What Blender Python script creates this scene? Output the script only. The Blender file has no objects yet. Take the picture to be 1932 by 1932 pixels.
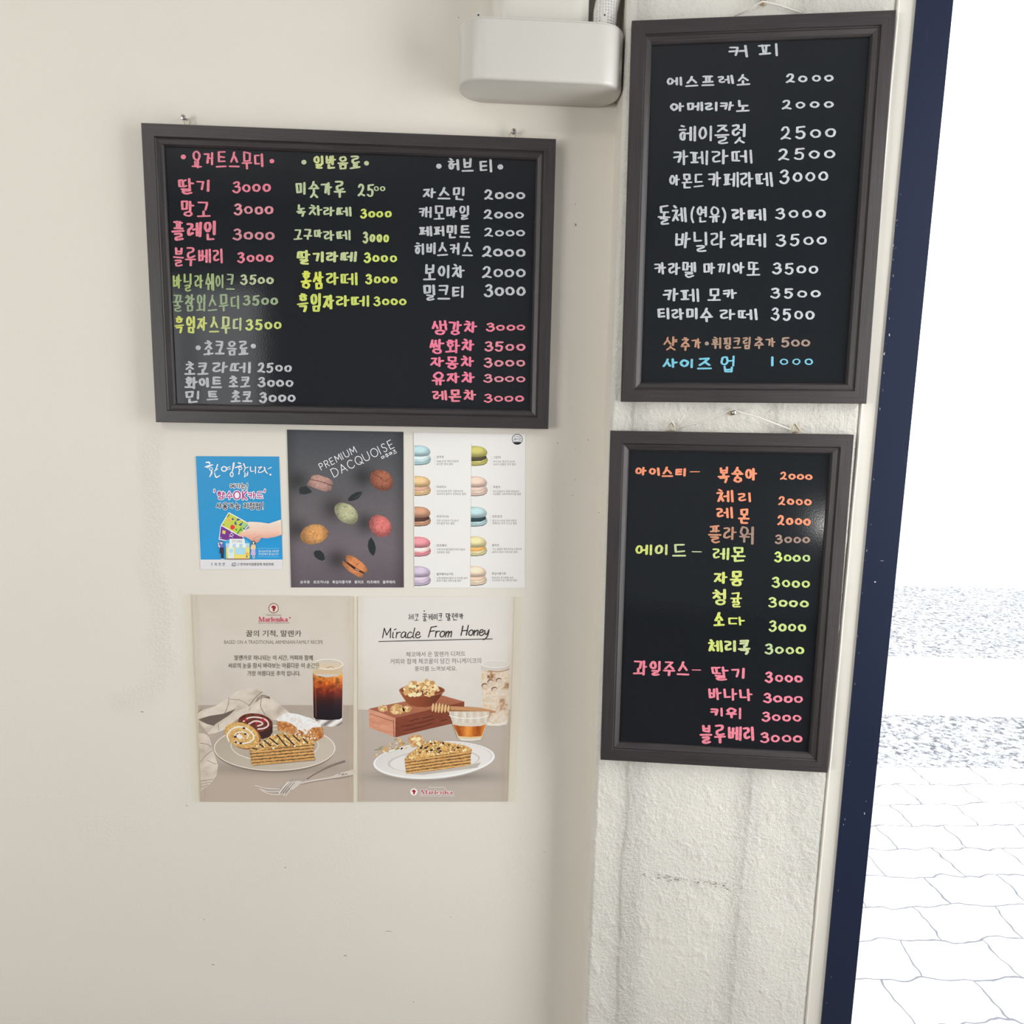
import bpy, bmesh, math, random
import numpy as np
from mathutils import Vector, Matrix
from mathutils.geometry import delaunay_2d_cdt

S = bpy.context.scene
COL = bpy.context.collection

# ------------------------------------------------------------------ camera, world, light, exposure
FPX = 1451.2                       # focal length in pixels of the 1932 px frame
PITCH, ROLL, YAW = 0.15142677, 0.02252906, -0.05735801
CAM = np.array([0.0, -1.40, 1.50])


def _basis(p, r, y):
    cy, sy = math.cos(y), math.sin(y)
    Z = np.array([[cy, -sy, 0], [sy, cy, 0], [0, 0, 1.0]])
    R, U, F = Z @ np.array([1.0, 0, 0]), Z @ np.array([0, 0, 1.0]), Z @ np.array([0, 1.0, 0])
    F2 = F * math.cos(p) - U * math.sin(p)
    U2 = U * math.cos(p) + F * math.sin(p)
    return R * math.cos(r) + U2 * math.sin(r), U2 * math.cos(r) - R * math.sin(r), F2


CR, CU, CF = _basis(PITCH, ROLL, YAW)
cam_d = bpy.data.cameras.new('camera')
cam = bpy.data.objects.new('camera', cam_d)
COL.objects.link(cam)
cam_d.sensor_width = 36.0
cam_d.lens = 36.0 * FPX / 1932.0
cam_d.clip_start = 0.02
cam.matrix_world = Matrix(((CR[0], CU[0], -CF[0], CAM[0]), (CR[1], CU[1], -CF[1], CAM[1]),
                           (CR[2], CU[2], -CF[2], CAM[2]), (0, 0, 0, 1)))
S.camera = cam

world = bpy.data.worlds.new('sky')
S.world = world
world.use_nodes = True
bg = world.node_tree.nodes['Background']
bg.inputs[0].default_value = (1.0, 0.985, 0.965, 1)
bg.inputs[1].default_value = 2.6

S.view_settings.view_transform = 'Standard'
S.view_settings.look = 'None'
S.view_settings.exposure = 0.06
S.view_settings.gamma = 1.0
S.view_settings.use_curve_mapping = False


def area(name, loc, aim, sx, sy, power, col, portal=False):
    d = bpy.data.lights.new(name, 'AREA')
    d.shape = 'RECTANGLE'
    d.size, d.size_y, d.energy, d.color = sx, sy, power, col
    o = bpy.data.objects.new(name, d)
    COL.objects.link(o)
    o.location = loc
    o.rotation_euler = (Vector(aim) - Vector(loc)).to_track_quat('-Z', 'Y').to_euler()
    if portal:
        d.cycles.is_portal = True
    return o


def bulb(name, loc, power, radius, col):
    d = bpy.data.lights.new(name, 'POINT')
    d.energy, d.color, d.shadow_soft_size = power, col, radius
    o = bpy.data.objects.new(name, d)
    COL.objects.link(o)
    o.location = loc
    return o


# daylight at the shop-front glazing on the right, an added fill at the left wall, two ceiling downlights
area('glazing_daylight', (1.12, -0.76, 1.38), (0.0, -0.0, 1.2), 0.55, 1.7, 16, (1.0, 0.985, 0.96))
area('left_fill', (-2.72, -2.3, 1.25), (-0.2, -0.3, 1.1), 1.9, 1.3, 70, (1.0, 0.985, 0.955))  # soft fill added for the room; no window opens in that wall
bulb('glint_light', (1.18, -4.2, 0.69), 1.6, 0.035, (1.0, 0.97, 0.93))  # unseen light added only to put a glint on the lower board
bulb('ceiling_downlight', (-1.05, -1.62, 2.60), 5.5, 0.02, (1.0, 0.94, 0.84))
bulb('ceiling_downlight.001', (-1.95, -1.62, 2.66), 10, 0.02, (1.0, 0.94, 0.84))

# ------------------------------------------------------------------ geometry helpers
PSI = 0.15507
PO = np.array([0.24083, -0.08, 0.0])                    # left front edge of the pillar
PE = np.array([math.cos(PSI), -math.sin(PSI), 0.0])     # along the pillar face
PN = np.array([-math.sin(PSI), -math.cos(PSI), 0.0])    # out of the pillar face
WO, WE, WN = np.zeros(3), np.array([1.0, 0, 0]), np.array([0, -1.0, 0])
UP = np.array([0, 0, 1.0])


def ray(px, py):
    px, py = np.asarray(px, float), np.asarray(py, float)
    return CF * FPX + CR * (px[..., None] - 966.0) - CU * (py[..., None] - 966.0)


def hit(px, py, o, n):
    d = ray(px, py)
    t = ((o - CAM) @ n) / (d @ n)
    return CAM + d * np.asarray(t)[..., None]


def onwall(px, py, d=0.0):
    return hit(px, py, WO + WN * d, WN)


def onpillar(px, py, d=0.0):
    return hit(px, py, PO + PN * d, PN)


def project(P):
    d = np.asarray(P, float) - CAM
    z = d @ CF
    return 966 + FPX * (d @ CR) / z, 966 - FPX * (d @ CU) / z


def lin(c):
    c = np.asarray(c, float) / 255.0
    return np.where(c <= 0.04045, c / 12.92, ((c + 0.055) / 1.055) ** 2.4)


def tag(o, label=None, cat=None, group=None, kind=None):
    if label: o['label'] = label
    if cat: o['category'] = cat
    if group: o['group'] = group
    if kind: o['kind'] = kind
    return o


def frame_matrix(o, e, n, tilt=0.0):
    """local x along the wall, y into the wall, z up"""
    c, s = math.cos(tilt), math.sin(tilt)
    x = e * c + UP * s
    z = UP * c - e * s
    y = -n
    return Matrix(((x[0], y[0], z[0], o[0]), (x[1], y[1], z[1], o[1]), (x[2], y[2], z[2], o[2]), (0, 0, 0, 1)))


def empty(name, mat):
    o = bpy.data.objects.new(name, None)
    o.empty_display_size = 0.05
    COL.objects.link(o)
    o.matrix_world = mat
    return o


def wm(o):
    m = o.matrix_basis
    while o.parent:
        o = o.parent
        m = o.matrix_basis @ m
    return m


class MB:
    def __init__(self):
        self.v, self.f, self.c, self.uv = [], [], [], []
        self.n = 0

    def add(self, verts, faces, col=None, uv=None):
        verts = np.asarray(verts, float)
        self.v.append(verts)
        self.f += [[i + self.n for i in f] for f in faces]
        if col is not None:
            col = np.asarray(col, float)
            if col.ndim == 1:
                col = np.repeat(col[None, :3], len(verts), 0)
            self.c.append(col[:, :3])
        if uv is not None:
            self.uv.append(np.asarray(uv, float))
        self.n += len(verts)

    def box(self, lo, hi, M=None):
        x0, y0, z0 = lo
        x1, y1, z1 = hi
        v = np.array([(x0, y0, z0), (x1, y0, z0), (x1, y1, z0), (x0, y1, z0), (x0, y0, z1), (x1, y0, z1), (x1, y1, z1), (x0, y1, z1)])
        if M is not None:
            v = np.array([tuple(M @ Vector(p)) for p in v])
        self.add(v, [(0, 3, 2, 1), (4, 5, 6, 7), (0, 1, 5, 4), (1, 2, 6, 5), (2, 3, 7, 6), (3, 0, 4, 7)])

    def tube(self, pts, r, seg=10, closed=False):
        pts = [np.asarray(p, float) for p in pts]
        n = len(pts)
        rr = [r] * n if np.isscalar(r) else list(r)
        rings = []
        ref = None
        for i, p in enumerate(pts):
            a = pts[(i - 1) % n] if (i or closed) else p
            b = pts[(i + 1) % n] if (i < n - 1 or closed) else p
            t = b - a
            t = t / (np.linalg.norm(t) + 1e-12)
            if ref is None:
                ref = np.cross(t, [0.3, 0.5, 0.8])
            u = ref - t * (ref @ t)
            u /= np.linalg.norm(u)
            ref = u
            w = np.cross(t, u)
            rings.append([p + rr[i] * (u * math.cos(2 * math.pi * k / seg) + w * math.sin(2 * math.pi * k / seg)) for k in range(seg)])
        v = np.array(rings).reshape(-1, 3)
        f = []
        m = n if closed else n - 1
        for i in range(m):
            j = (i + 1) % n
            for k in range(seg):
                f.append((i * seg + k, i * seg + (k + 1) % seg, j * seg + (k + 1) % seg, j * seg + k))
        if not closed:
            f.append(tuple(range(seg))[::-1])
            f.append(tuple((n - 1) * seg + k for k in range(seg)))
        self.add(v, f)

    def lathe(self, o, axis, prof, seg=16):
        """prof: (radius, distance along axis)"""
        axis = np.asarray(axis, float) / np.linalg.norm(axis)
        u = np.cross(axis, [0.31, 0.2, 0.9]); u /= np.linalg.norm(u)
        w = np.cross(axis, u)
        v, f = [], []
        for r, h in prof:
            for k in range(seg):
                a = 2 * math.pi * k / seg
                v.append(np.asarray(o) + axis * h + r * (u * math.cos(a) + w * math.sin(a)))
        for i in range(len(prof) - 1):
            for k in range(seg):
                f.append((i * seg + k, i * seg + (k + 1) % seg, (i + 1) * seg + (k + 1) % seg, (i + 1) * seg + k))
        f.append(tuple(range(seg))[::-1])
        f.append(tuple((len(prof) - 1) * seg + k for k in range(seg)))
        self.add(v, f)

    def build(self, name, mat, parent=None, smooth=False, fix=False):
        v = np.concatenate(self.v) if self.v else np.zeros((0, 3))
        if parent is not None:
            inv = np.array(wm(parent).inverted())
            v = v @ inv[:3, :3].T + inv[:3, 3]
        me = bpy.data.meshes.new(name)
        me.from_pydata(v.tolist(), [], self.f)
        if self.c:
            c = np.concatenate(self.c)
            a = me.color_attributes.new('ink', 'FLOAT_COLOR', 'POINT')
            buf = np.ones((len(v), 4), np.float32)
            buf[:, :3] = c
            a.data.foreach_set('color', buf.ravel())
        if self.uv:
            uv = np.concatenate(self.uv)
            l = me.uv_layers.new(name='UVMap')
            idx = np.zeros(len(me.loops), np.int32)
            me.loops.foreach_get('vertex_index', idx)
            l.data.foreach_set('uv', uv[idx].astype(np.float32).ravel())
        if fix:
            bm = bmesh.new(); bm.from_mesh(me)
            bmesh.ops.recalc_face_normals(bm, faces=bm.faces)
            bm.to_mesh(me); bm.free()
        if smooth:
            me.shade_smooth()
        me.materials.append(mat)
        me.update()
        o = bpy.data.objects.new(name, me)
        COL.objects.link(o)
        if parent is not None:
            o.parent = parent
        return o


# ------------------------------------------------------------------ materials
def mat_new(name, rough=0.5, col=(0.8, 0.8, 0.8), metal=0.0, spec=0.5):
    m = bpy.data.materials.new(name)
    m.use_nodes = True
    b = m.node_tree.nodes['Principled BSDF']
    b.inputs['Base Color'].default_value = (*col, 1)
    b.inputs['Roughness'].default_value = rough
    b.inputs['Metallic'].default_value = metal
    b.inputs['Specular IOR Level'].default_value = spec
    return m, m.node_tree, b


def node(nt, t, **kw):
    n = nt.nodes.new(t)
    for k, v in kw.items():
        if k.startswith('i_'):
            n.inputs[k[2:].replace('_', ' ')].default_value = v
        else:
            setattr(n, k, v)
    return n


def paint_mat(name, col, fine, coarse, amount):
    """cream emulsion over plaster; attribute 'rough' says where the plaster is coarse"""
    m, nt, b = mat_new(name, 0.62, col, spec=0.35)
    tc = node(nt, 'ShaderNodeTexCoord')
    n1 = node(nt, 'ShaderNodeTexNoise'); n1.inputs['Scale'].default_value = fine; n1.inputs['Detail'].default_value = 5
    n2 = node(nt, 'ShaderNodeTexNoise'); n2.inputs['Scale'].default_value = coarse; n2.inputs['Detail'].default_value = 6; n2.inputs['Roughness'].default_value = 0.65
    at = node(nt, 'ShaderNodeAttribute', attribute_name='rough')
    mul = node(nt, 'ShaderNodeMath', operation='MULTIPLY')
    sm = node(nt, 'ShaderNodeMath', operation='MULTIPLY_ADD')
    sm.inputs[1].default_value = 0.06
    bp = node(nt, 'ShaderNodeBump'); bp.inputs['Distance'].default_value = amount; bp.inputs['Strength'].default_value = 1.0
    L = nt.links.new
    L(tc.outputs['Object'], n1.inputs['Vector']); L(tc.outputs['Object'], n2.inputs['Vector'])
    L(n2.outputs['Fac'], mul.inputs[0]); L(at.outputs['Fac'], mul.inputs[1])
    L(n1.outputs['Fac'], sm.inputs[0]); L(mul.outputs[0], sm.inputs[2])
    L(sm.outputs[0], bp.inputs['Height']); L(bp.outputs[0], b.inputs['Normal'])
    n3 = node(nt, 'ShaderNodeTexNoise'); n3.inputs['Scale'].default_value = 2.3; n3.inputs['Detail'].default_value = 3
    mx = node(nt, 'ShaderNodeMixRGB'); mx.inputs[1].default_value = (*col, 1)
    mx.inputs[2].default_value = (col[0] * 0.95, col[1] * 0.95, col[2] * 0.93, 1)
    L(tc.outputs['Object'], n3.inputs['Vector']); L(n3.outputs['Fac'], mx.inputs[0]); L(mx.outputs[0], b.inputs['Base Color'])
    return m


M = {}
M['wall'] = paint_mat('cream_wall_paint', (0.80, 0.757, 0.688), 260, 170, 0.0028)
M['pillar'] = paint_mat('cream_pillar_paint', (0.80, 0.775, 0.72), 240, 150, 0.007)
M['trim'] = paint_mat('cream_trim_paint', (0.80, 0.77, 0.705), 300, 60, 0.001)
M['room'], _, _ = mat_new('dim_room_paint', 0.8, (0.52, 0.54, 0.56))
M['floor'], _, _ = mat_new('grey_floor', 0.5, (0.13, 0.115, 0.10))
M['ceiling'], _, _ = mat_new('white_ceiling', 0.8, (0.72, 0.74, 0.76))
M['plastic'], _, _ = mat_new('glossy_white_plastic', 0.28, (0.62, 0.60, 0.555))
M['duct'], _, _ = mat_new('satin_white_plastic', 0.4, (0.68, 0.655, 0.60))
M['dark'], _, _ = mat_new('gap_shade', 0.9, (0.03, 0.026, 0.02))  # near-black colour painted in for the shade inside slots and screw holes
M['steel'], _, _ = mat_new('zinc_steel', 0.32, (0.62, 0.60, 0.56), metal=1.0)
M['brass'], _, _ = mat_new('dull_brass_wire', 0.35, (0.55, 0.46, 0.30), metal=1.0)
M['cord'], _, _ = mat_new('white_nylon_cord', 0.45, (0.72, 0.69, 0.63))
M['scuff'], _, _ = mat_new('black_scuff', 0.8, (0.04, 0.035, 0.03))
M['chip'], _, _ = mat_new('white_paint_fleck', 0.7, (0.55, 0.56, 0.58))

# woven hose
m, nt, b = mat_new('woven_hose_sleeve', 0.55, (0.82, 0.81, 0.78))
tc = node(nt, 'ShaderNodeTexCoord')
ck = node(nt, 'ShaderNodeTexWave', wave_type='BANDS', bands_direction='Z'); ck.inputs['Scale'].default_value = 70
ck2 = node(nt, 'ShaderNodeTexWave', wave_type='BANDS', bands_direction='X'); ck2.inputs['Scale'].default_value = 70
mu = node(nt, 'ShaderNodeMath', operation='MULTIPLY')
bp = node(nt, 'ShaderNodeBump'); bp.inputs['Distance'].default_value = 0.002
nt.links.new(tc.outputs['Object'], ck.inputs[0]); nt.links.new(tc.outputs['Object'], ck2.inputs[0])
nt.links.new(ck.outputs['Fac'], mu.inputs[0]); nt.links.new(ck2.outputs['Fac'], mu.inputs[1])
nt.links.new(mu.outputs[0], bp.inputs['Height']); nt.links.new(bp.outputs[0], b.inputs['Normal'])
M['hose'] = m

# dark wood-foil frame, grain runs along u
m, nt, b = mat_new('dark_wood_foil', 0.42, (0.05, 0.045, 0.045), spec=0.55)
uv = node(nt, 'ShaderNodeUVMap', uv_map='UVMap')
mp = node(nt, 'ShaderNodeMapping'); mp.inputs['Scale'].default_value = (9, 900, 1)
ns = node(nt, 'ShaderNodeTexNoise'); ns.inputs['Scale'].default_value = 1.0; ns.inputs['Detail'].default_value = 4
cr = node(nt, 'ShaderNodeValToRGB')
cr.color_ramp.elements[0].position = 0.3; cr.color_ramp.elements[0].color = (0.020, 0.0165, 0.018, 1)
cr.color_ramp.elements[1].position = 0.75; cr.color_ramp.elements[1].color = (0.050, 0.041, 0.043, 1)
bp = node(nt, 'ShaderNodeBump'); bp.inputs['Distance'].default_value = 0.0004; bp.inputs['Strength'].default_value = 0.5
L = nt.links.new
L(uv.outputs[0], mp.inputs[0]); L(mp.outputs[0], ns.inputs['Vector']); L(ns.outputs['Fac'], cr.inputs[0])
L(cr.outputs[0], b.inputs['Base Color']); L(ns.outputs['Fac'], bp.inputs['Height']); L(bp.outputs[0], b.inputs['Normal'])
M['frame'] = m

# glossy black board
m, nt, b = mat_new('glossy_black_board', 0.075, (0.0105, 0.0125, 0.0155), spec=0.5)
tc = node(nt, 'ShaderNodeTexCoord')
ns = node(nt, 'ShaderNodeTexNoise'); ns.inputs['Scale'].default_value = 420; ns.inputs['Detail'].default_value = 2
bp = node(nt, 'ShaderNodeBump'); bp.inputs['Distance'].default_value = 0.00025; bp.inputs['Strength'].default_value = 0.13
nt.links.new(tc.outputs['Object'], ns.inputs['Vector']); nt.links.new(ns.outputs['Fac'], bp.inputs['Height']); nt.links.new(bp.outputs[0], b.inputs['Normal'])
M['board'] = m


def attr_mat(name, rough, streak, spec=0.4):
    m, nt, b = mat_new(name, rough, spec=spec)
    at = node(nt, 'ShaderNodeAttribute', attribute_name='ink')
    if streak:
        tc = node(nt, 'ShaderNodeTexCoord')
        ns = node(nt, 'ShaderNodeTexNoise'); ns.inputs['Scale'].default_value = 330; ns.inputs['Detail'].default_value = 3
        mr = node(nt, 'ShaderNodeMapRange'); mr.inputs[1].default_value = 0.3; mr.inputs[2].default_value = 0.7
        mr.inputs[3].default_value = 1.0 - streak; mr.inputs[4].default_value = 1.0 + streak * 0.5
        mx = node(nt, 'ShaderNodeVectorMath', operation='SCALE')
        nt.links.new(tc.outputs['Object'], ns.inputs['Vector']); nt.links.new(ns.outputs['Fac'], mr.inputs[0])
        nt.links.new(at.outputs['Color'], mx.inputs[0]); nt.links.new(mr.outputs[0], mx.inputs['Scale'])
        nt.links.new(mx.outputs[0], b.inputs['Base Color'])
    else:
        nt.links.new(at.outputs['Color'], b.inputs['Base Color'])
    return m


M['ink'] = attr_mat('chalk_marker_ink', 0.65, 0.22, 0.3)
M['print'] = attr_mat('printed_paper', 0.42, 0.0, 0.35)

m, nt, b = mat_new('clear_yellowed_tape', 0.3, (0.80, 0.74, 0.60))
tr = node(nt, 'ShaderNodeBsdfTransparent'); tr.inputs[0].default_value = (0.985, 0.97, 0.935, 1)
mx = node(nt, 'ShaderNodeMixShader'); mx.inputs[0].default_value = 0.10
nt.links.new(tr.outputs[0], mx.inputs[1]); nt.links.new(b.outputs[0], mx.inputs[2])
nt.links.new(mx.outputs[0], nt.nodes['Material Output'].inputs[0])
M['tape'] = m

m, nt, b = mat_new('window_glass', 0.02, (1, 1, 1))
tr = node(nt, 'ShaderNodeBsdfTransparent'); tr.inputs[0].default_value = (0.96, 0.98, 0.99, 1)
gl = node(nt, 'ShaderNodeBsdfGlossy'); gl.inputs['Roughness'].default_value = 0.01
lw = node(nt, 'ShaderNodeLayerWeight'); lw.inputs[0].default_value = 0.5
pw = node(nt, 'ShaderNodeMath', operation='POWER'); pw.inputs[1].default_value = 5.0
fr = node(nt, 'ShaderNodeMath', operation='MULTIPLY_ADD'); fr.inputs[1].default_value = 0.9; fr.inputs[2].default_value = 0.05
nt.links.new(lw.outputs['Facing'], pw.inputs[0]); nt.links.new(pw.outputs[0], fr.inputs[0])
mx = node(nt, 'ShaderNodeMixShader')
nt.links.new(fr.outputs[0], mx.inputs[0]); nt.links.new(tr.outputs[0], mx.inputs[1]); nt.links.new(gl.outputs[0], mx.inputs[2])
nt.links.new(mx.outputs[0], nt.nodes['Material Output'].inputs[0])
nt.nodes.remove(b)
M['glass'] = m

m, nt, b = mat_new('navy_metal_paint', 0.35, (0.012, 0.020, 0.048))
tc = node(nt, 'ShaderNodeTexCoord')
mp = node(nt, 'ShaderNodeMapping'); mp.inputs['Scale'].default_value = (120, 120, 9)
ns = node(nt, 'ShaderNodeTexNoise'); ns.inputs['Scale'].default_value = 1.0; ns.inputs['Detail'].default_value = 6
cr = node(nt, 'ShaderNodeValToRGB')
cr.color_ramp.elements[0].position = 0.70; cr.color_ramp.elements[0].color = (0.011, 0.018, 0.046, 1)
cr.color_ramp.elements[1].position = 0.80; cr.color_ramp.elements[1].color = (0.05, 0.07, 0.11, 1)
nt.links.new(tc.outputs['Object'], mp.inputs[0]); nt.links.new(mp.outputs[0], ns.inputs['Vector'])
nt.links.new(ns.outputs['Fac'], cr.inputs[0]); nt.links.new(cr.outputs[0], b.inputs['Base Color'])
M['navy'] = m


def ground_mat(name, kind):
    m, nt, b = mat_new(name, 0.9, (0.75, 0.73, 0.74))
    tc = node(nt, 'ShaderNodeTexCoord')
    L = nt.links.new
    if kind == 'pavers':
        ns = node(nt, 'ShaderNodeTexNoise'); ns.inputs['Scale'].default_value = 9; ns.inputs['Detail'].default_value = 2
        ad = node(nt, 'ShaderNodeVectorMath', operation='MULTIPLY_ADD')
        ad.inputs[1].default_value = (0.07, 0.07, 0); 
        br = node(nt, 'ShaderNodeTexBrick')
        br.inputs['Scale'].default_value = 1.0
        br.inputs['Brick Width'].default_value = 0.26; br.inputs['Row Height'].default_value = 0.15
        br.inputs['Mortar Size'].default_value = 0.003; br.inputs['Mortar Smooth'].default_value = 0.2
        br.inputs['Color1'].default_value = (0.72, 0.70, 0.72, 1); br.inputs['Color2'].default_value = (0.80, 0.77, 0.78, 1)
        br.inputs['Mortar'].default_value = (0.22, 0.23, 0.26, 1)
        L(tc.outputs['Object'], ns.inputs['Vector']); L(ns.outputs['Color'], ad.inputs[0]); L(tc.outputs['Object'], ad.inputs[2])
        L(ad.outputs[0], br.inputs['Vector']); L(br.outputs['Color'], b.inputs['Base Color'])
    elif kind == 'gravel':
        vo = node(nt, 'ShaderNodeTexNoise'); vo.inputs['Scale'].default_value = 34; vo.inputs['Detail'].default_value = 5; vo.inputs['Roughness'].default_value = 0.8
        cr = node(nt, 'ShaderNodeValToRGB')
        cr.color_ramp.elements[0].position = 0.40; cr.color_ramp.elements[0].color = (0.10, 0.105, 0.12, 1)
        cr.color_ramp.elements[1].position = 0.60; cr.color_ramp.elements[1].color = (0.75, 0.76, 0.80, 1)
        L(tc.outputs['Object'], vo.inputs['Vector']); L(vo.outputs['Fac'], cr.inputs[0]); L(cr.outputs[0], b.inputs['Base Color'])
    return m


M['pavers'] = ground_mat('pale_interlocking_pavers', 'pavers')
M['gravel'] = ground_mat('grey_gravel', 'gravel')
M['kerb'], _, _ = mat_new('pale_concrete', 0.9, (0.72, 0.76, 0.78))


# ------------------------------------------------------------------ noise
def _h(ix, iy, seed):
    n = (ix.astype(np.int64) * 374761393 + iy.astype(np.int64) * 668265263 + seed * 974634777) & 0xFFFFFFFF
    n = ((n ^ (n >> 13)) * 1274126177) & 0xFFFFFFFF
    return ((n ^ (n >> 16)) & 0xFFFF) / 65535.0


def vnoise(x, y, seed=0):
    x, y = np.asarray(x, float), np.asarray(y, float)
    ix, iy = np.floor(x), np.floor(y)
    fx, fy = x - ix, y - iy
    fx, fy = fx * fx * (3 - 2 * fx), fy * fy * (3 - 2 * fy)
    a, b_ = _h(ix, iy, seed), _h(ix + 1, iy, seed)
    c, d = _h(ix, iy + 1, seed), _h(ix + 1, iy + 1, seed)
    return (a * (1 - fx) + b_ * fx) * (1 - fy) + (c * (1 - fx) + d * fx) * fy


def fbm(x, y, seed=0, o=4):
    s, a, t = 0.0, 0.5, 0.0
    for k in range(o):
        s = s + a * vnoise(x * 2 ** k, y * 2 ** k, seed + k)
        t += a
        a *= 0.55
    return s / t


def sstep(a, b_, x):
    t = np.clip((np.asarray(x, float) - a) / (b_ - a), 0, 1)
    return t * t * (3 - 2 * t)


def dist_poly(x, y, pts):
    best = np.full(np.shape(x), 1e9)
    for (x0, y0), (x1, y1) in zip(pts[:-1], pts[1:]):
        dx, dy = x1 - x0, y1 - y0
        t = np.clip(((x - x0) * dx + (y - y0) * dy) / (dx * dx + dy * dy + 1e-12), 0, 1)
        best = np.minimum(best, np.hypot(x - x0 - t * dx, y - y0 - t * dy))
    return best


# ------------------------------------------------------------------ the setting
def grid_obj(name, o, e, n, us, zs, dispf, roughf, mat):
    U_, Z_ = np.meshgrid(us, zs)
    P = o + U_[..., None] * e + Z_[..., None] * UP
    px, py = project(P)
    d = dispf(U_, Z_, px, py)
    P = P + d[..., None] * n
    nx, nz = len(us), len(zs)
    f = [(j * nx + i, j * nx + i + 1, (j + 1) * nx + i + 1, (j + 1) * nx + i) for j in range(nz - 1) for i in range(nx - 1)]
    mb = MB(); mb.add(P.reshape(-1, 3), f)
    ob = mb.build(name, mat, smooth=True)
    a = ob.data.attributes.new('rough', 'FLOAT', 'POINT')
    a.data.foreach_set('value', roughf(U_, Z_, px, py).astype(np.float32).ravel())
    return ob


PATCH = [(300, 805), (290, 840), (287, 900), (300, 960), (296, 1010), (280, 1060), (300, 1110), (312, 1150), (300, 1200), (318, 1240), (300, 1280), (275, 1300), (235, 1318)]


def wall_rough(u, z, px, py):
    d = dist_poly(px, py, PATCH)
    r = 0.62 * (1 - sstep(8, 34, d + 14 * (fbm(px / 18, py / 18, 3) - 0.5)))
    r2 = 0.25 * (1 - sstep(10, 60, np.hypot(px - 258, py - 190)))
    r3 = 0.22 * sstep(0.55, 0.75, fbm(u * 9, z * 9, 8)) * (py > 1500)
    return np.clip(0.025 + r + r2 + r3, 0, 1)


def wall_disp(u, z, px, py):
    d = dist_poly(px, py, PATCH)
    return 0.0005 * (1 - sstep(10, 34, d + 16 * (fbm(px / 16, py / 16, 9) - 0.5))) * (py > 0) + 0.0006 * (fbm(u * 3, z * 3, 5) - 0.5)


xs = np.concatenate([np.linspace(-2.8, -1.2, 40)[:-1], np.linspace(-1.2, 0.30, 251)])
wall = tag(grid_obj('wall_back', WO, WE, WN, xs, np.linspace(0, 2.75, 276), wall_disp, wall_rough, M['wall']), kind='structure')

C_ = onpillar(1578, 1300)                       # right corner of the pillar
PW = float((C_ - PO) @ PE)
R1X = [(1187, 1440), (1182, 1560), (1172, 1650), (1170, 1750), (1163, 1932)]
R2X = [(1421, 1455), (1412, 1560), (1398, 1700), (1388, 1810), (1380, 1932)]
R0X = [(1168, 760), (1170, 790), (1169, 815)]


def pil_disp(u, z, px, py):
    wob = 9 * (fbm(px / 30, py / 26, 21) - 0.5)
    d1 = px + wob - np.interp(py, [0, 1440, 1560, 1650, 1750, 1932], [1203, 1187, 1182, 1172, 1170, 1163])
    d2 = px + wob - np.interp(py, [0, 1455, 1560, 1700, 1810, 1932], [1520, 1421, 1412, 1398, 1388, 1380])
    k = 0.6 + 0.8 * fbm(px / 14, py / 60, 4)
    r = 0.0016 * k * sstep(-3, 2, d1) * (1 - sstep(3, 26, d1)) + 0.0011 * k * np.exp(-(d2 / 5.0) ** 2)
    lumps = 0.0012 * sstep(0.55, 0.78, fbm(u * 60, z * 45, 11)) + 0.0009 * sstep(0.6, .8, fbm(u * 130, z * 100, 17)) + 0.0010 * (fbm(u * 12, z * 10, 2) - 0.5)
    edge = np.minimum(sstep(0, 0.006, u), sstep(0, 0.008, PW - u))
    return (r + lumps) - 0.004 * (1 - edge)


def pil_rough(u, z, px, py):
    d1 = np.abs(px - np.interp(py, [0, 1440, 1932], [1215, 1200, 1178]))
    d2 = np.abs(px - np.interp(py, [0, 1455, 1932], [1520, 1421, 1380]))
    t = 0.16 + 0.30 * fbm(u * 14, z * 9, 31) + 0.5 * np.exp(-(d1 / 22) ** 2) + 0.35 * np.exp(-(d2 / 22) ** 2)
    t = t + 0.25 * sstep(1440, 1560, px) * (1 - sstep(1640, 1760, py))
    return np.clip(t * 1.5, 0, 1.4)


us = np.linspace(0, PW, 190)
pil = grid_obj('pillar', PO, PE, PN, us, np.linspace(0.0, 2.75, 900), pil_disp, pil_rough, M['pillar'])
tag(pil, kind='structure')
mb = MB()                                         # the pillar's narrow left return, running back into the wall
zz = np.linspace(0, 2.75, 60)
A = PO - PN * 0.004
mb.add([A, A + UP * 2.75, (PO[0] + 0.004, 0.02, 2.75), (PO[0] + 0.004, 0.02, 0)], [(0, 1, 2, 3)])
ret = mb.build('pillar_return', M['wall'], pil)
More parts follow.
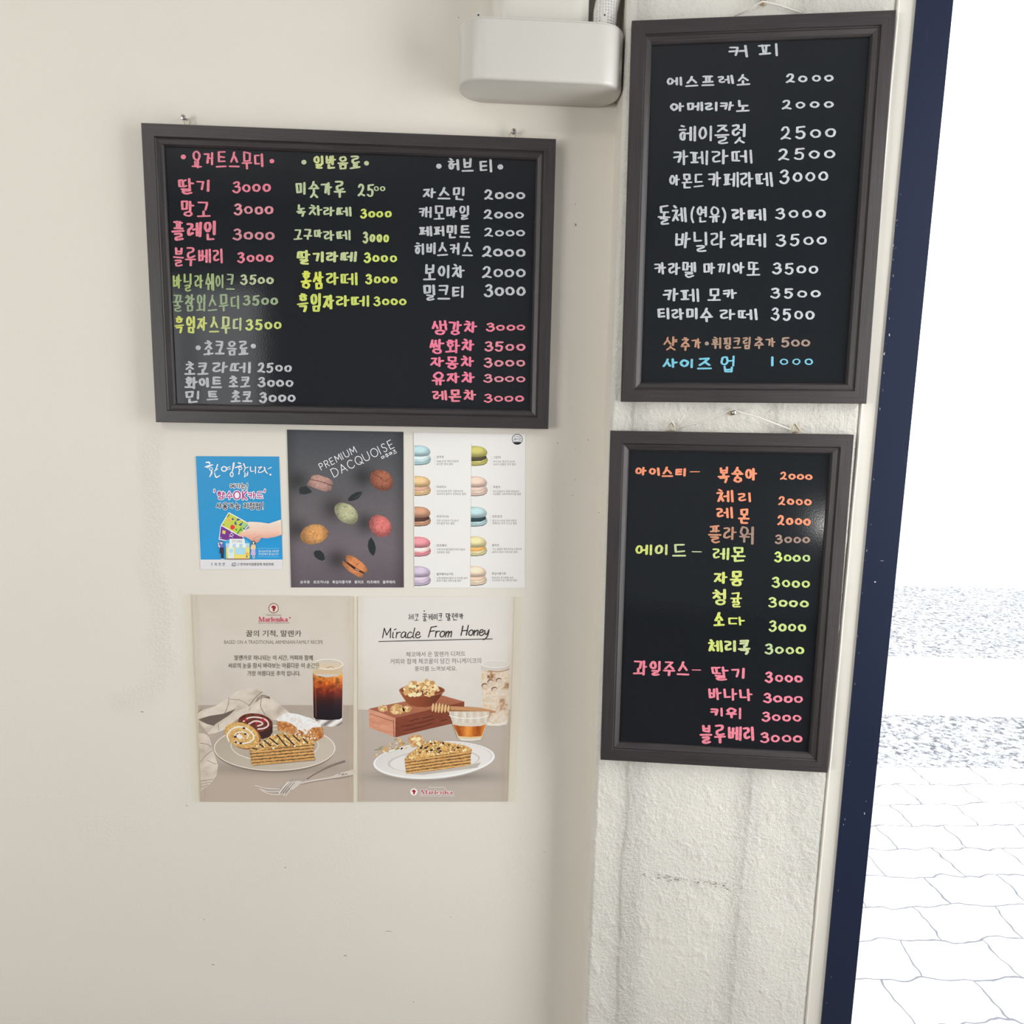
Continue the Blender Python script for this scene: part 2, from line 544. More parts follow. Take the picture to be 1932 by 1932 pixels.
# dark scuffs along the pillar
random.seed(5)
mb = MB()
for k in range(95):
    t = random.random() ** 0.9
    x = 1213 + 160 * t if k < 80 else random.uniform(1160, 1480)
    y = np.interp(x, [1160, 1213, 1300, 1375, 1480], [1652, 1651, 1662, 1673, 1680]) + random.gauss(0, 3.2)
    w_, h_ = random.uniform(0.6, 3.2), random.uniform(0.25, 0.75)
    q = [onpillar(x + a * w_, y + b_ * h_ + a * .4, 0.0022) for a, b_ in ((-1, -.3), (0, -1), (1, 0.2), (0.2, 1))]
    mb.add(q, [(0, 1, 2, 3)])
mb.build('scuff_mark', M['scuff'], pil)['kind'] = 'stuff'
mb = MB()
for x, y, w_, h_ in ((402, 1820, 3.5, 1), (651, 1803, 4, 1), (538, 1637, 2, 1), (780, 1890, 1.5, 1), (733, 1757, 8, .6), (352, 1520, 2, 1),
                     (1027, 1607, 1, 1), (385, 1735, 2, .7), (1085, 385, 1.2, 1), (1086, 424, 2, 3), (1110, 830, 1, 2), (1130, 967, 2, .8),
                     (1086, 848, 1, .7), (1085, 905, 2, .6), (1080, 935, 2.5, .6), (1042, 963, 1, .6), (850, 1730, 1, 1), (865, 33, 2, 1),
                     (268, 1343, 4, 1), (1052, 836, .8, 2)):
    q = [onwall(x + a * w_, y + b_ * h_, 0.0006) for a, b_ in ((-1, -.2), (0, -1), (1, 0.2), (0.2, 1))]
    mb.add(q, [(0, 1, 2, 3)])
m_, _, _ = mat_new('grey_wall_mark', 0.9, (0.30, 0.26, 0.2))
mb.build('scuff_mark', m_, wall)['kind'] = 'stuff'

# shop front: cream trim, navy door frame, glass, running from the pillar towards the room
FA = math.radians(18)                            # trim and door post; the glazing behind them turns further
FE = np.array([math.cos(FA), -math.sin(FA), 0.0])
FN = np.array([-math.sin(FA), -math.cos(FA), 0.0])
FEJ, FNJ = FE, FN


def onfront(px, py, d=0.0):
    return hit(px, py, C_ * np.array([1, 1, 0]) + FNJ * d, FNJ)


def fu(px, py):
    return float((onfront(px, py) - C_) @ FEJ)


U1, U2 = fu(1607, 1300), fu(1668, 1300)
CB = C_ * np.array([1, 1, 0])
FEJ, FNJ = FE, FN


def front_box(mb, u0, u1, d0, d1, z0, z1):
    v = []
    for z in (z0, z1):
        for u, d in ((u0, d0), (u1, d0), (u1, d1), (u0, d1)):
            v.append(CB + FE * u + FN * d + UP * z)
    mb.add(v, [(0, 3, 2, 1), (4, 5, 6, 7), (0, 1, 5, 4), (1, 2, 6, 5), (2, 3, 7, 6), (3, 0, 4, 7)])


mb = MB(); front_box(mb, -0.002, U1 + 0.002, -0.10, 0.0, 0, 2.75)
o = mb.build('trim_1', M['trim'], fix=True); tag(o, kind='structure')
mb = MB()
cpts = [(1633, 740), (1616, 900), (1597, 1100), (1578, 1300), (1561, 1470), (1541, 1700), (1521, 1932)]
rp = [onpillar(1578, 1300) * np.array([1, 1, 0]) + UP * z + PN * 0.0005 * math.sin(z * 37) for z in np.linspace(0, 2.75, 120)]
mb.tube(rp, 0.0022, 6)
o = mb.build('trim_2', M['trim'], fix=True, smooth=True); tag(o, kind='structure')
UEND = 1.30
mb = MB()
front_box(mb, U1, U2, -0.002, 0.004, 0, 2.35)
CB = CB + FEJ * U2                                # the glazing starts at the post's outer edge
FA = math.radians(56)
FE = np.array([math.cos(FA), -math.sin(FA), 0.0])
FN = np.array([-math.sin(FA), -math.cos(FA), 0.0])
UPOST, U1, U2 = U2, 0.0, 0.002
front_box(mb, U2, UEND, -0.06, 0.004, 2.28, 2.35)
front_box(mb, UEND - 0.06, UEND, -0.06, 0.004, 0.05, 2.28)
win = mb.build('window_1', M['navy'], fix=True); tag(win, kind='structure')
mb = MB(); front_box(mb, U2 - 0.003, UEND - 0.04, -0.0035, -0.0015, 0.0, 2.30)
mb.build('pane', M['glass'], win, fix=True)
mb = MB()
random.seed(9)
for k in range(34):
    y = random.uniform(330, 1900)
    x = np.interp(y, [345, 560, 700, 840, 1000, 1200, 1300, 1470, 1650, 1932], [1692, 1677, 1663, 1652, 1636, 1615, 1607, 1597, 1579, 1552]) + abs(random.gauss(0, 3.5)) + 2
    w_, h_ = random.uniform(.25, .7), random.uniform(.5, 3.2)
    q = [onfront(x + a * w_, y + b_ * h_, 0.0052) for a, b_ in ((-1, -.2), (0.4, -1), (1, 0.2), (-.2, 1))]
    mb.add(q, [(0, 1, 2, 3)])
for x, y, w_, h_ in ((1631, 1535, 1, 2.5), (1634, 1512, .8, 1), (1678, 632, 1.3, 3), (1668, 668, 1.5, 2.5), (1651, 1098, 2, 1.5), (1664, 1058, 4, .5)):
    mb.add([onfront(x + a * w_, y + b_ * h_, 0.0052) for a, b_ in ((-1, -.4), (0.4, -1), (1, 0.4), (-.2, 1))], [(0, 1, 2, 3)])
mb.build('paint_fleck', M['chip'], win)['kind'] = 'stuff'
mb = MB(); mb.box((-UPOST, 0, 2.35), (0.002, 0.08, 2.75), frame_matrix(CB, FEJ, FNJ)); front_box(mb, U1, UEND, -0.08, 0.0, 2.35, 2.75); front_box(mb, UEND, 5.1, -0.08, 0.0, 0, 2.75)
tag(mb.build('wall_right', M['room'], fix=True), kind='structure')
# rest of the shell (behind and beside the camera)
FEND = CB + FE * UEND
mb = MB(); mb.box((-2.88, -4.3, 0), (-2.8, 0.1, 2.75)); tag(mb.build('wall_left', M['room'], fix=True), kind='structure')
mb = MB()
Y0, Y1 = -4.38, -4.3
mb.box((-2.8, Y0, 0), (-2.60, Y1, 2.75)); mb.box((-2.60, Y0, 0), (-1.45, Y1, 1.0)); mb.box((-2.60, Y0, 2.25), (-1.45, Y1, 2.75))
mb.box((-1.45, Y0, 0), (0.62, Y1, 2.75)); mb.box((0.62, Y0, 0), (1.08, Y1, 2.75)); mb.box((1.08, Y0, 0), (1.27, Y1, 0.58)); mb.box((1.08, Y0, 0.80), (1.27, Y1, 2.75))  # small low opening added to mirror as a glint in the lower board
mb.box((1.27, Y0, 0), (3.6, Y1, 2.75))
tag(mb.build('wall_front', M['room'], fix=True), kind='structure')
mb = MB()
for x in (-2.60, -2.03, -1.49):
    mb.box((x, -4.36, 1.0), (x + 0.04, -4.31, 2.25))
for z in (1.0, 2.21):
    mb.box((-2.56, -4.36, z), (-1.49, -4.31, z + 0.04))
w2 = mb.build('window_2', M['navy'], fix=True); tag(w2, kind='structure')
mb = MB(); mb.box((-2.57, -4.34, 1.02), (-1.47, -4.335, 2.23)); mb.build('pane', M['glass'], w2, fix=True)
mb = MB(); mb.add([(-2.9, -4.4, 0), (3.55, -4.4, 0), tuple(CB), tuple(CB - FEJ * UPOST), (CB[0] - UPOST, 0.1, 0), (-2.9, 0.1, 0)], [(0, 2, 5), (0, 1, 2), (2, 3, 5), (3, 4, 5)])
tag(mb.build('floor', M['floor']), kind='structure')
mb = MB(); mb.add([(-2.9, -4.4, 2.75), (3.6, -4.4, 2.75), (0.75, 0.1, 2.75), (-2.9, 0.1, 2.75)], [(3, 2, 1, 0)])
tag(mb.build('ceiling', M['ceiling']), kind='structure')
# outside ground
def gpt(px, py, z):
    d = ray(px, py); t = (z - CAM[2]) / d[2]
    return CAM + d * t


GZ = -0.05
def band(name, y0, y1, mat, dz=0.0):
    a, b_ = gpt(1680, y0, GZ), gpt(1680, y1, GZ)
    fwd = CF * np.array([1, 1, 0]); fwd /= np.linalg.norm(fwd)
    rt = np.array([fwd[1], -fwd[0], 0])
    d0, d1 = (a - CAM) @ fwd, (b_ - CAM) @ fwd
    base = CAM * np.array([1, 1, 0]) + UP * (GZ + dz)
    q = [base + fwd * d0 + rt * 0.2, base + fwd * d0 + rt * 9, base + fwd * d1 + rt * 9, base + fwd * d1 + rt * 0.2]
    mb = MB(); mb.add(q, [(0, 1, 2, 3)])
    return tag(mb.build(name, mat), kind='structure')


band('ground_paving', 2500, 1445, M['pavers'])
band('ground_gravel', 1445, 1348, M['gravel'])
band('ground_kerb', 1348, 1238, M['kerb'])
band('ground_road', 1238, 1105, M['gravel'])
band('ground_far', 1105, 790, M['kerb'])

# ------------------------------------------------------------------ art in photo pixels, laid on a real plane
PK = 0.85


class Art:
    """shapes given in pixel coordinates of a crop, laid on the sheet or board they belong to"""
    def __init__(self, parent, hitf, depth, x0=0, y0=0, s=1.0, k=PK, mat='print'):
        self.p, self.h, self.d, self.x0, self.y0, self.s, self.k, self.mat = parent, hitf, depth, x0, y0, s, k, mat
        self.z = 0
        self.mb = MB()

    def col(self, c):
        return np.clip(lin(np.clip(c, 0, 255)) / self.k, 0, 0.92)

    def lay(self, x, y):
        return self.h(self.x0 + np.asarray(x, float) / self.s, self.y0 + np.asarray(y, float) / self.s, self.d + self.z * 5e-6)

    def up(self, n=1):
        self.z += n

    def poly(self, pts, c, sp=None):
        self.up()
        pts = [tuple(map(float, p)) for p in pts]
        if not callable(c):
            P = np.array(pts)
            v, e, f, *_ = delaunay_2d_cdt([Vector(p) for p in pts], [], [list(range(len(pts)))], 1, 1e-5)
            V = np.array([tuple(q) for q in v])
            self.mb.add(self.lay(V[:, 0], V[:, 1]), f, np.repeat(self.col(c)[None], len(V), 0))
            return
        P = np.array(pts)
        lo, hi = P.min(0), P.max(0)
        sp = sp or max((hi - lo).max() / 40, 1)
        # subdivide the outline, fill with interior points
        out = []
        for a, b_ in zip(P, np.roll(P, -1, 0)):
            n = max(1, int(np.hypot(*(b_ - a)) / sp))
            for k in range(n):
                out.append(a + (b_ - a) * k / n)
        out = np.array(out)
        gx, gy = np.meshgrid(np.arange(lo[0] + sp / 2, hi[0], sp), np.arange(lo[1] + sp / 2, hi[1], sp))
        gx, gy = gx.ravel(), gy.ravel()
        ins = np.zeros(len(gx), bool)
        xj, yj = out[-1]
        for xi, yi in out:
            cnd = ((yi > gy) != (yj > gy))
            with np.errstate(divide='ignore', invalid='ignore'):
                cnd &= gx < (xj - xi) * (gy - yi) / (yj - yi if yj != yi else 1e-9) + xi
            ins ^= cnd
            xj, yj = xi, yi
        gx, gy = gx[ins], gy[ins]
        if len(gx):
            dd = np.full(len(gx), 1e9)
            for q in out:
                dd = np.minimum(dd, (gx - q[0]) ** 2 + (gy - q[1]) ** 2)
            keep = dd > (sp * 0.45) ** 2
            gx, gy = gx[keep], gy[keep]
        allp = [Vector(p) for p in out] + [Vector((a, b_)) for a, b_ in zip(gx, gy)]
        v, e, f, *_ = delaunay_2d_cdt(allp, [], [list(range(len(out)))], 1, 1e-5)
        V = np.array([tuple(q) for q in v])
        self.mb.add(self.lay(V[:, 0], V[:, 1]), f, self.col(c(V[:, 0], V[:, 1])))

    def ell(self, cx, cy, rx, ry, c, rot=0, n=40, sp=None, wob=0, a0=0, a1=360, seed=0):
        t = np.radians(np.linspace(a0, a1, n, endpoint=(a1 - a0) < 360))
        w = 1 + wob * (vnoise(np.cos(t) * 2.2 + 7, np.sin(t) * 2.2 + 3, seed) - 0.5) * 2
        r = math.radians(rot)
        x, y = rx * np.cos(t) * w, ry * np.sin(t) * w
        self.poly(list(zip(cx + x * math.cos(r) - y * math.sin(r), cy + x * math.sin(r) + y * math.cos(r))), c, sp)

    def stroke(self, pts, w, c, smooth=False, closed=False, up=True, n=6, chisel=None):
        if up: self.up()
        P = np.array(pts, float)
        W = np.full(len(P), w, float) if np.isscalar(w) else np.array(w, float)
        if smooth and len(P) > 2:
            Q, WW = [], []
            m = len(P)
            for i in range(m if closed else m - 1):
                p0 = P[(i - 1) % m] if (closed or i > 0) else P[i]
                p1, p2 = P[i], P[(i + 1) % m]
                p3 = P[(i + 2) % m] if (closed or i + 2 < m) else P[i + 1]
                for k in range(n):
                    t = k / n
                    Q.append(0.5 * ((2 * p1) + (-p0 + p2) * t + (2 * p0 - 5 * p1 + 4 * p2 - p3) * t * t + (-p0 + 3 * p1 - 3 * p2 + p3) * t ** 3))
                    WW.append(W[i] * (1 - t) + W[(i + 1) % m] * t)
            if not closed:
                Q.append(P[-1]); WW.append(W[-1])
            P, W = np.array(Q), np.array(WW)
        c = self.col(c)
        m = len(P)
        xy, f = [], []
        for i in range(m if closed else m - 1):
            a, b_ = P[i], P[(i + 1) % m]
            d = b_ - a
            L_ = np.hypot(*d)
            if L_ < 1e-9: continue
            nn = np.array([-d[1], d[0]]) / L_
            k = len(xy)
            ks = math.hypot(chisel[0] * nn[0], chisel[1] * nn[1]) if chisel else 1.0
            wa, wb = ks * W[i] / 2, ks * W[(i + 1) % m] / 2
            xy += [a + nn * wa, a - nn * wa, b_ - nn * wb, b_ + nn * wb]
            f.append((k, k + 1, k + 2, k + 3))
        for i in range(m):
            k = len(xy)
            cx_, cy_ = chisel or (1.0, 1.0)
            xy += [P[i] + W[i] / 2 * np.array([cx_ * math.cos(2 * math.pi * j / 10), cy_ * math.sin(2 * math.pi * j / 10)]) for j in range(10)]
            f.append(tuple(range(k, k + 10)))
        xy = np.array(xy)
        P3 = self.lay(xy[:, 0], xy[:, 1])
        nrm = np.cross(P3[1] - P3[0], P3[2] - P3[0]); nrm /= np.linalg.norm(nrm) + 1e-20
        if nrm @ (CAM - P3[0]) < 0: nrm = -nrm
        for k, q in enumerate(f):                  # keep overlapping pieces of a stroke from sharing a plane
            P3[list(q)] += nrm * (k + 1) * 0.8e-6
        self.mb.add(P3, f, np.repeat(c[None], len(xy), 0))
        self.z += len(f) * 0.8e-6 / 5e-6 if up else 0

    def text(self, s, x0, x1, y0, y1, c, ang=0.0, bold=0.0):
        """printed lettering fitted to the box x0..x1, y0..y1"""
        self.up()
        V, F = text_mesh(s, bold)
        lo, hi = V.min(0), V.max(0)
        u = (V - lo) / (hi - lo)
        X = x0 + u[:, 0] * (x1 - x0)
        Y = y1 - u[:, 1] * (y1 - y0)
        if ang:
            r = math.radians(ang)
            dx, dy = X - x0, Y - y1
            X, Y = x0 + dx * math.cos(r) - dy * math.sin(r), y1 + dx * math.sin(r) + dy * math.cos(r)
        self.mb.add(self.lay(X, Y), F, np.repeat(self.col(c)[None], len(V), 0))

    def done(self, name, label=None, parent=None):
        o = self.mb.build(name, M[self.mat], parent or self.p)
        if label: o['label'] = label
        self.mb = MB()
        return o


_tc = {}


def text_mesh(s, bold=0.0):
    if (s, bold) in _tc: return _tc[(s, bold)]
    c = bpy.data.curves.new('t', 'FONT'); c.body = s; c.resolution_u = 2; c.offset = bold
    o = bpy.data.objects.new('t', c); COL.objects.link(o)
    dg = bpy.context.evaluated_depsgraph_get(); dg.update()
    ev = o.evaluated_get(dg)
    me = ev.to_mesh()
    V = np.array([(v.co.x, v.co.y) for v in me.vertices])
    F = [tuple(p.vertices) for p in me.polygons]
    ev.to_mesh_clear()
    bpy.data.objects.remove(o); bpy.data.curves.remove(c)
    _tc[(s, bold)] = (V, F)
    return V, F


# ------------------------------------------------------------------ hand lettering (Hangul, digits)
_LI = 'ㄱㄲㄴㄷㄸㄹㅁㅂㅃㅅㅆㅇㅈㅉㅊㅋㅌㅍㅎ'
_VI = 'ㅏㅐㅑㅒㅓㅔㅕㅖㅗㅘㅙㅚㅛㅜㅝㅞㅟㅠㅡㅢㅣ'
_TI = ['', 'ㄱ', 'ㄲ', 'ㄳ', 'ㄴ', 'ㄵ', 'ㄶ', 'ㄷ', 'ㄹ', 'ㄺ', 'ㄻ', 'ㄼ', 'ㄽ', 'ㄾ', 'ㄿ', 'ㅀ', 'ㅁ', 'ㅂ', 'ㅄ', 'ㅅ', 'ㅆ', 'ㅇ', 'ㅈ', 'ㅊ', 'ㅋ', 'ㅌ', 'ㅍ', 'ㅎ']


def _el(cx, cy, rx, ry, n=12):
    return [(cx + rx * math.cos(2 * math.pi * k / n - 1.9), cy + ry * math.sin(2 * math.pi * k / n - 1.9)) for k in range(n)]


# (points, smooth, closed)
_J = {
    'ㄱ': [([(0, .08), (.92, .06), (.90, .35), (.72, 1)], 0, 0)],
    'ㄴ': [([(.08, 0), (.10, .90), (1, .84)], 0, 0)],
    'ㄷ': [([(.98, .05), (.08, .08), (.10, .95), (1, .92)], 0, 0)],
    'ㄹ': [([(0, .04), (.80, .02), (.78, .34), (.16, .56), (.12, .92), (.5, 1.0), (1, .88)], 1, 0)],
    'ㅁ': [([(.05, .03), (.95, .02), (.92, .95), (.10, .98)], 0, 1)],
    'ㅂ': [([(.06, 0), (.12, .97), (.88, .94), (.94, 0)], 0, 0), ([(.12, .5), (.9, .48)], 0, 0)],
    'ㅅ': [([(.52, 0), (.38, .45), (0, 1)], 0, 0), ([(.44, .34), (.72, .62), (1, .98)], 0, 0)],
    'ㅇ': [(_el(.5, .5, .48, .48), 1, 1)],
    'ㅈ': [([(.04, .07), (.92, .04), (.5, .52), (0, 1)], 0, 0), ([(.5, .50), (1, .96)], 0, 0)],
    'ㅊ': [([(.34, 0), (.66, .10)], 0, 0), ([(.02, .30), (.92, .28), (.5, .62), (0, 1)], 0, 0), ([(.5, .60), (1, .98)], 0, 0)],
    'ㅋ': [([(.02, .08), (.92, .06), (.90, .40), (.72, 1)], 0, 0), ([(0, .56), (.84, .48)], 0, 0)],
    'ㅌ': [([(.98, .03), (.08, .05), (.10, .96), (1, .93)], 0, 0), ([(.1, .5), (.9, .48)], 0, 0)],
    'ㅍ': [([(0, .06), (1, .04)], 0, 0), ([(.32, .06), (.36, .94)], 0, 0), ([(.70, .06), (.64, .94)], 0, 0), ([(0, .97), (1, .94)], 0, 0)],
    'ㅎ': [([(.30, 0), (.68, .06)], 0, 0), ([(0, .30), (1, .26)], 0, 0), (_el(.5, .72, .36, .28), 1, 1)],
}
_DBL = {'ㄲ': 'ㄱ', 'ㄸ': 'ㄷ', 'ㅃ': 'ㅂ', 'ㅆ': 'ㅅ', 'ㅉ': 'ㅈ'}
for a_, b0 in _DBL.items():
    _J[a_] = [([(x * .46 + o_, y) for x, y in p], s_, c_) for o_ in (0, .54) for p, s_, c_ in _J[b0]]
_VV = {
    'ㅣ': [[(.80, 0), (.82, 1)]],
    'ㅏ': [[(.28, 0), (.30, 1)], [(.30, .46), (1, .42)]],
    'ㅑ': [[(.28, 0), (.30, 1)], [(.30, .34), (1, .31)], [(.30, .60), (1, .57)]],
    'ㅓ': [[(.78, 0), (.80, 1)], [(0, .46), (.78, .43)]],
    'ㅕ': [[(.78, 0), (.80, 1)], [(0, .33), (.78, .31)], [(0, .60), (.78, .57)]],
    'ㅐ': [[(.24, .04), (.26, .96)], [(.95, 0), (.98, 1)], [(.24, .5), (.95, .46)]],
    'ㅔ': [[(.46, .05), (.48, .95)], [(.97, 0), (1, 1)], [(.02, .5), (.46, .46)]],
    'ㅖ': [[(.5, .05), (.52, .95)], [(.94, 0), (.97, 1)], [(0, .36), (.5, .33)], [(0, .6), (.5, .57)]],
}
_HV = {
    'ㅗ': [[(.5, 0), (.5, .88)], [(0, .94), (1, .88)]],
    'ㅛ': [[(.35, 0), (.37, .88)], [(.65, 0), (.64, .88)], [(0, .94), (1, .88)]],
    'ㅜ': [[(0, .10), (1, .06)], [(.5, .1), (.52, 1)]],
    'ㅠ': [[(0, .10), (1, .06)], [(.34, .1), (.33, 1)], [(.66, .1), (.68, 1)]],
    'ㅡ': [[(0, .62), (1, .50)]],
}
_MV = {'ㅘ': ('ㅗ', 'ㅏ'), 'ㅙ': ('ㅗ', 'ㅐ'), 'ㅚ': ('ㅗ', 'ㅣ'), 'ㅝ': ('ㅜ', 'ㅓ'), 'ㅞ': ('ㅜ', 'ㅔ'), 'ㅟ': ('ㅜ', 'ㅣ'), 'ㅢ': ('ㅡ', 'ㅣ')}
_D = {
    '0': [(_el(.5, .5, .48, .48, 12), 1, 1)],
    '1': [([(.5, 0), (.5, 1)], 0, 0)],
    '2': [([(.10, .22), (.35, .03), (.72, .05), (.82, .30), (.55, .66), (.05, .95)], 1, 0), ([(.05, .95), (.42, .84), (1, .98)], 1, 0)],
    '3': [([(.12, .12), (.48, 0), (.84, .12), (.74, .36), (.40, .46)], 1, 0), ([(.40, .46), (.86, .52), (.96, .76), (.58, 1), (.20, .96), (0, .84)], 1, 0)],
    '5': [([(.95, .03), (.22, .06), (.16, .46)], 0, 0), ([(.16, .46), (.62, .38), (.92, .60), (.76, .92), (.36, 1), (.06, .88)], 1, 0)],
    '-': [([(0, .5), (1, .52)], 0, 0)],
    '(': [([(.9, 0), (.3, .3), (.25, .7), (.8, 1)], 1, 0)],
    ')': [([(.1, 0), (.8, .3), (.85, .7), (.3, 1)], 1, 0)],
    '!': [([(.5, 0), (.5, .66)], 0, 0), ([(.5, .98), (.51, .99)], 0, 0)],
    '.': [([(.5, .96), (.52, .97)], 0, 0)],
    "'": [([(.6, 0), (.5, .35)], 0, 0)],
}


def glyph(ch):
    """strokes of one character in the unit box"""
    if ch in _D: return _D[ch]
    k = ord(ch) - 0xAC00
    l_, v_, t_ = _LI[k // 588], _VI[(k % 588) // 28], _TI[k % 28]
    out = []

    def put(sts, x0, y0, x1, y1):
        for st in sts:
            p, s_, c_ = st if isinstance(st, tuple) else (st, 0, 0)
            out.append(([(x0 + (x1 - x0) * a, y0 + (y1 - y0) * b_) for a, b_ in p], s_, c_))
    if v_ in _VV:
        wide = v_ in 'ㅔㅐㅖ'
        xi = .36 if wide else .46 if v_ in 'ㅓㅕ' else .54 if v_ == 'ㅣ' else .50
        xv = .45 if wide else .56 if v_ in 'ㅓㅕ' else .62
        if t_:
            put(_J[l_], 0, .03, xi, .54); put(_VV[v_], xv, 0, 1, .64); put(_J[t_], .22, .70, .86, 1)
        else:
            put(_J[l_], 0, -.10 if l_ in 'ㅎㅊ' else .08, xi, .92 if l_ in 'ㅎㅊ' else .86); put(_VV[v_], xv, 0, 1, 1)
    elif v_ in _HV:
        if t_:
            y = .44 if v_ == 'ㅡ' else .40
            put(_J[l_], .16, 0, .86, .36); put(_HV[v_], 0, y, 1, .62); put(_J[t_], .18, .68, .86, 1)
        else:
            put(_J[l_], .12, -.06 if l_ in 'ㅎㅊ' else 0, .88, .56 if v_ != 'ㅡ' else .62); put(_HV[v_], 0, .64 if v_ != 'ㅡ' else .80, 1, 1)
    else:
        h_, w_ = _MV[v_]
        if t_:
            put(_J[l_], .04, 0, .56, .32); put(_HV[h_], 0, .36, .64, .60); put(_VV[w_], .68, 0, 1, .66); put(_J[t_], .22, .70, .86, 1)
        else:
            put(_J[l_], .06, 0, .58, .52); put(_HV[h_], 0, .56, .66, .94); put(_VV[w_], .70, 0, 1, 1)
    return out


RNG = random.Random(11)


def _wt(ch):
    if ord(ch) < 0xAC00: return 1.0
    k = ord(ch) - 0xAC00
    return 1.0 + (.14 if _LI[k // 588] in 'ㄲㄸㅃㅆㅉ' else 0) + (.16 if _VI[(k % 588) // 28] in 'ㅔㅐㅖㅘㅝㅟ' else 0) - (.04 if _VI[(k % 588) // 28] == 'ㅣ' else 0)


def word(art, s, x0, x1, y0, y1, c, w=4.3, tilt=0.0, jit=0.02, gap=0.13, rot=0.0, outline=None, flat=False):
    """hand-write s into the box; digits after the first stay small as in the photo"""
    isd = s[0].isdigit()
    if art.mat == 'ink': w = min(w + .2, .165 * (y1 - y0) + .9)
    ws = []
    for ch in s:
        ws.append(.45 if ch in "()!.'-" else .3 if ch == ' ' else (.40 if ch == '1' else .9) if ch.isdigit() else _wt(ch))
    tot = sum(ws) + gap * (len(s) - 1)
    full = [ch in '()!' or (not ch.isdigit() and ord(ch) >= 0xAC00 and ((ord(ch) - 0xAC00) % 28 != 0 or _VI[((ord(ch) - 0xAC00) % 588) // 28] not in _VV)) for ch in s]
    anyfull = any(full)
    strokes = []
    cx = 0.0
    ph = math.radians(rot)
    for i, ch in enumerate(s):
        a, b_ = cx / tot, (cx + ws[i]) / tot
        cx += ws[i] + gap
        if ch == ' ': continue
        ya, yb = 0.0, 1.0
        if isd and ch == '0' and not flat: ya, yb = .22, .92
        elif not isd and not full[i] and anyfull and len(s) > 1: ya, yb = .05, .84
        jx, jy = RNG.uniform(-jit, jit), RNG.uniform(-jit, jit)
        hw = w / 2
        bx0, bx1 = x0 + (x1 - x0) * (a + jx * .3) + hw, x0 + (x1 - x0) * (b_ + jx * .3) - hw
        by0, by1 = y0 + (y1 - y0) * (ya + jy) + hw, y0 + (y1 - y0) * (yb + jy) - hw
        sh = RNG.uniform(-.05, .05)
        for p, sm, cl in glyph(ch):
            q = []
            for u, v in p:
                X = bx0 + (bx1 - bx0) * (u + sh * (v - .5)) + RNG.gauss(0, .018) * (bx1 - bx0)
                Y = by0 + (by1 - by0) * v + RNG.gauss(0, .018) * (by1 - by0)
                Y += tilt * (X - x0) / max(1e-6, x1 - x0)
                if rot:
                    dx, dy = X - x0, Y - y1
                    X, Y = x0 + dx * math.cos(ph) - dy * math.sin(ph), y1 + dx * math.sin(ph) + dy * math.cos(ph)
                q.append((X, Y))
            strokes.append((q, sm, cl, (a + b_) / 2, w * RNG.uniform(.92, 1.10)))
    if outline:
        for q, sm, cl, t, ww in strokes:
            art.stroke(q, ww + outline[1], outline[0], sm, cl, n=3)
    for q, sm, cl, t, ww in strokes:
        cc = c if not isinstance(c, tuple) or not isinstance(c[0], tuple) else tuple(np.array(c[0]) * (1 - t) + np.array(c[1]) * t)
        art.stroke(q, ww, cc, sm, cl, n=3, chisel=(1.06, .72) if art.mat == 'ink' else None)


# ------------------------------------------------------------------ menu boards
PROFILE = [(0.0, 0.0), (0.0, 0.0205), (0.0012, 0.022), (0.0200, 0.022), (0.0212, 0.0195), (0.0222, 0.0185), (0.0240, 0.0192),
           (0.0300, 0.0165), (0.0325, 0.0130), (0.0330, 0.0085)]
PANEL_H = 0.0095


def frame_mesh(mb, T, w, h, prof):
    hw, hh = w / 2, h / 2
    cor = [(-hw, -hh, 1, 1), (hw, -hh, -1, 1), (hw, hh, -1, -1), (-hw, hh, 1, -1)]
    for k in range(4):
        a, b_ = cor[k], cor[(k + 1) % 4]
        ln = w if k % 2 == 0 else h
        for (i0, h0), (i1, h1) in zip(prof[:-1], prof[1:]):
            q, uv = [], []
            for (cxx, cyy, sx, sy), (ins, ht), t in ((a, (i0, h0), 0), (b_, (i0, h0), 1), (b_, (i1, h1), 1), (a, (i1, h1), 0)):
                q.append(tuple(T @ Vector((cxx + sx * ins, -ht, cyy + sy * ins))))
                uv.append((ln * t + k * 1.7, ins + ht * .3 + k * .1))
            mb.add(q, [(3, 2, 1, 0)], uv=uv)


def board(cx, cz, w, h, tilt, o, e, n, label):
    base = o + e * cx + UP * cz
    T = frame_matrix(base, e, n, tilt)
    root = empty('menu_board', T)
    tag(root, label, 'menu board')
    mb = MB(); frame_mesh(mb, T, w, h, PROFILE[:4])
    mb.build('frame', M['frame'], root)
    mb = MB(); frame_mesh(mb, T, w, h, PROFILE[3:])
    mb.build('inner_moulding', M['frame'], root)
    mb = MB()
    mb.box((-w / 2 + .02, -PANEL_H, -h / 2 + .02), (w / 2 - .02, -0.001, h / 2 - .02), T)
    mb.build('writing_panel', M['board'], root, fix=True)
    return root, T


WHITE, PINK, YG, FG, LG = (184, 186, 190), (226, 128, 146), (200, 212, 104), (150, 168, 132), (184, 194, 154)
ORANGE, BROWN, BLUE = (230, 140, 106), (156, 128, 110), (112, 184, 206)

BL, TL = board(-0.2028, 1.6844, 0.6864, 0.4896, 0.0024, WO, WE, WN, 'wide landscape black menu board with pink, green and white writing')
BU, TU = board(0.2110, 1.7912, 0.3973, 0.5922, 0.0149, PO, PE, PN, 'upper portrait black menu board on the pillar, mostly white writing')
BD, TD = board(0.2033, 1.1484, 0.3977, 0.5930, 0.0108, PO, PE, PN, 'lower portrait black menu board on the pillar, orange, green and pink writing')

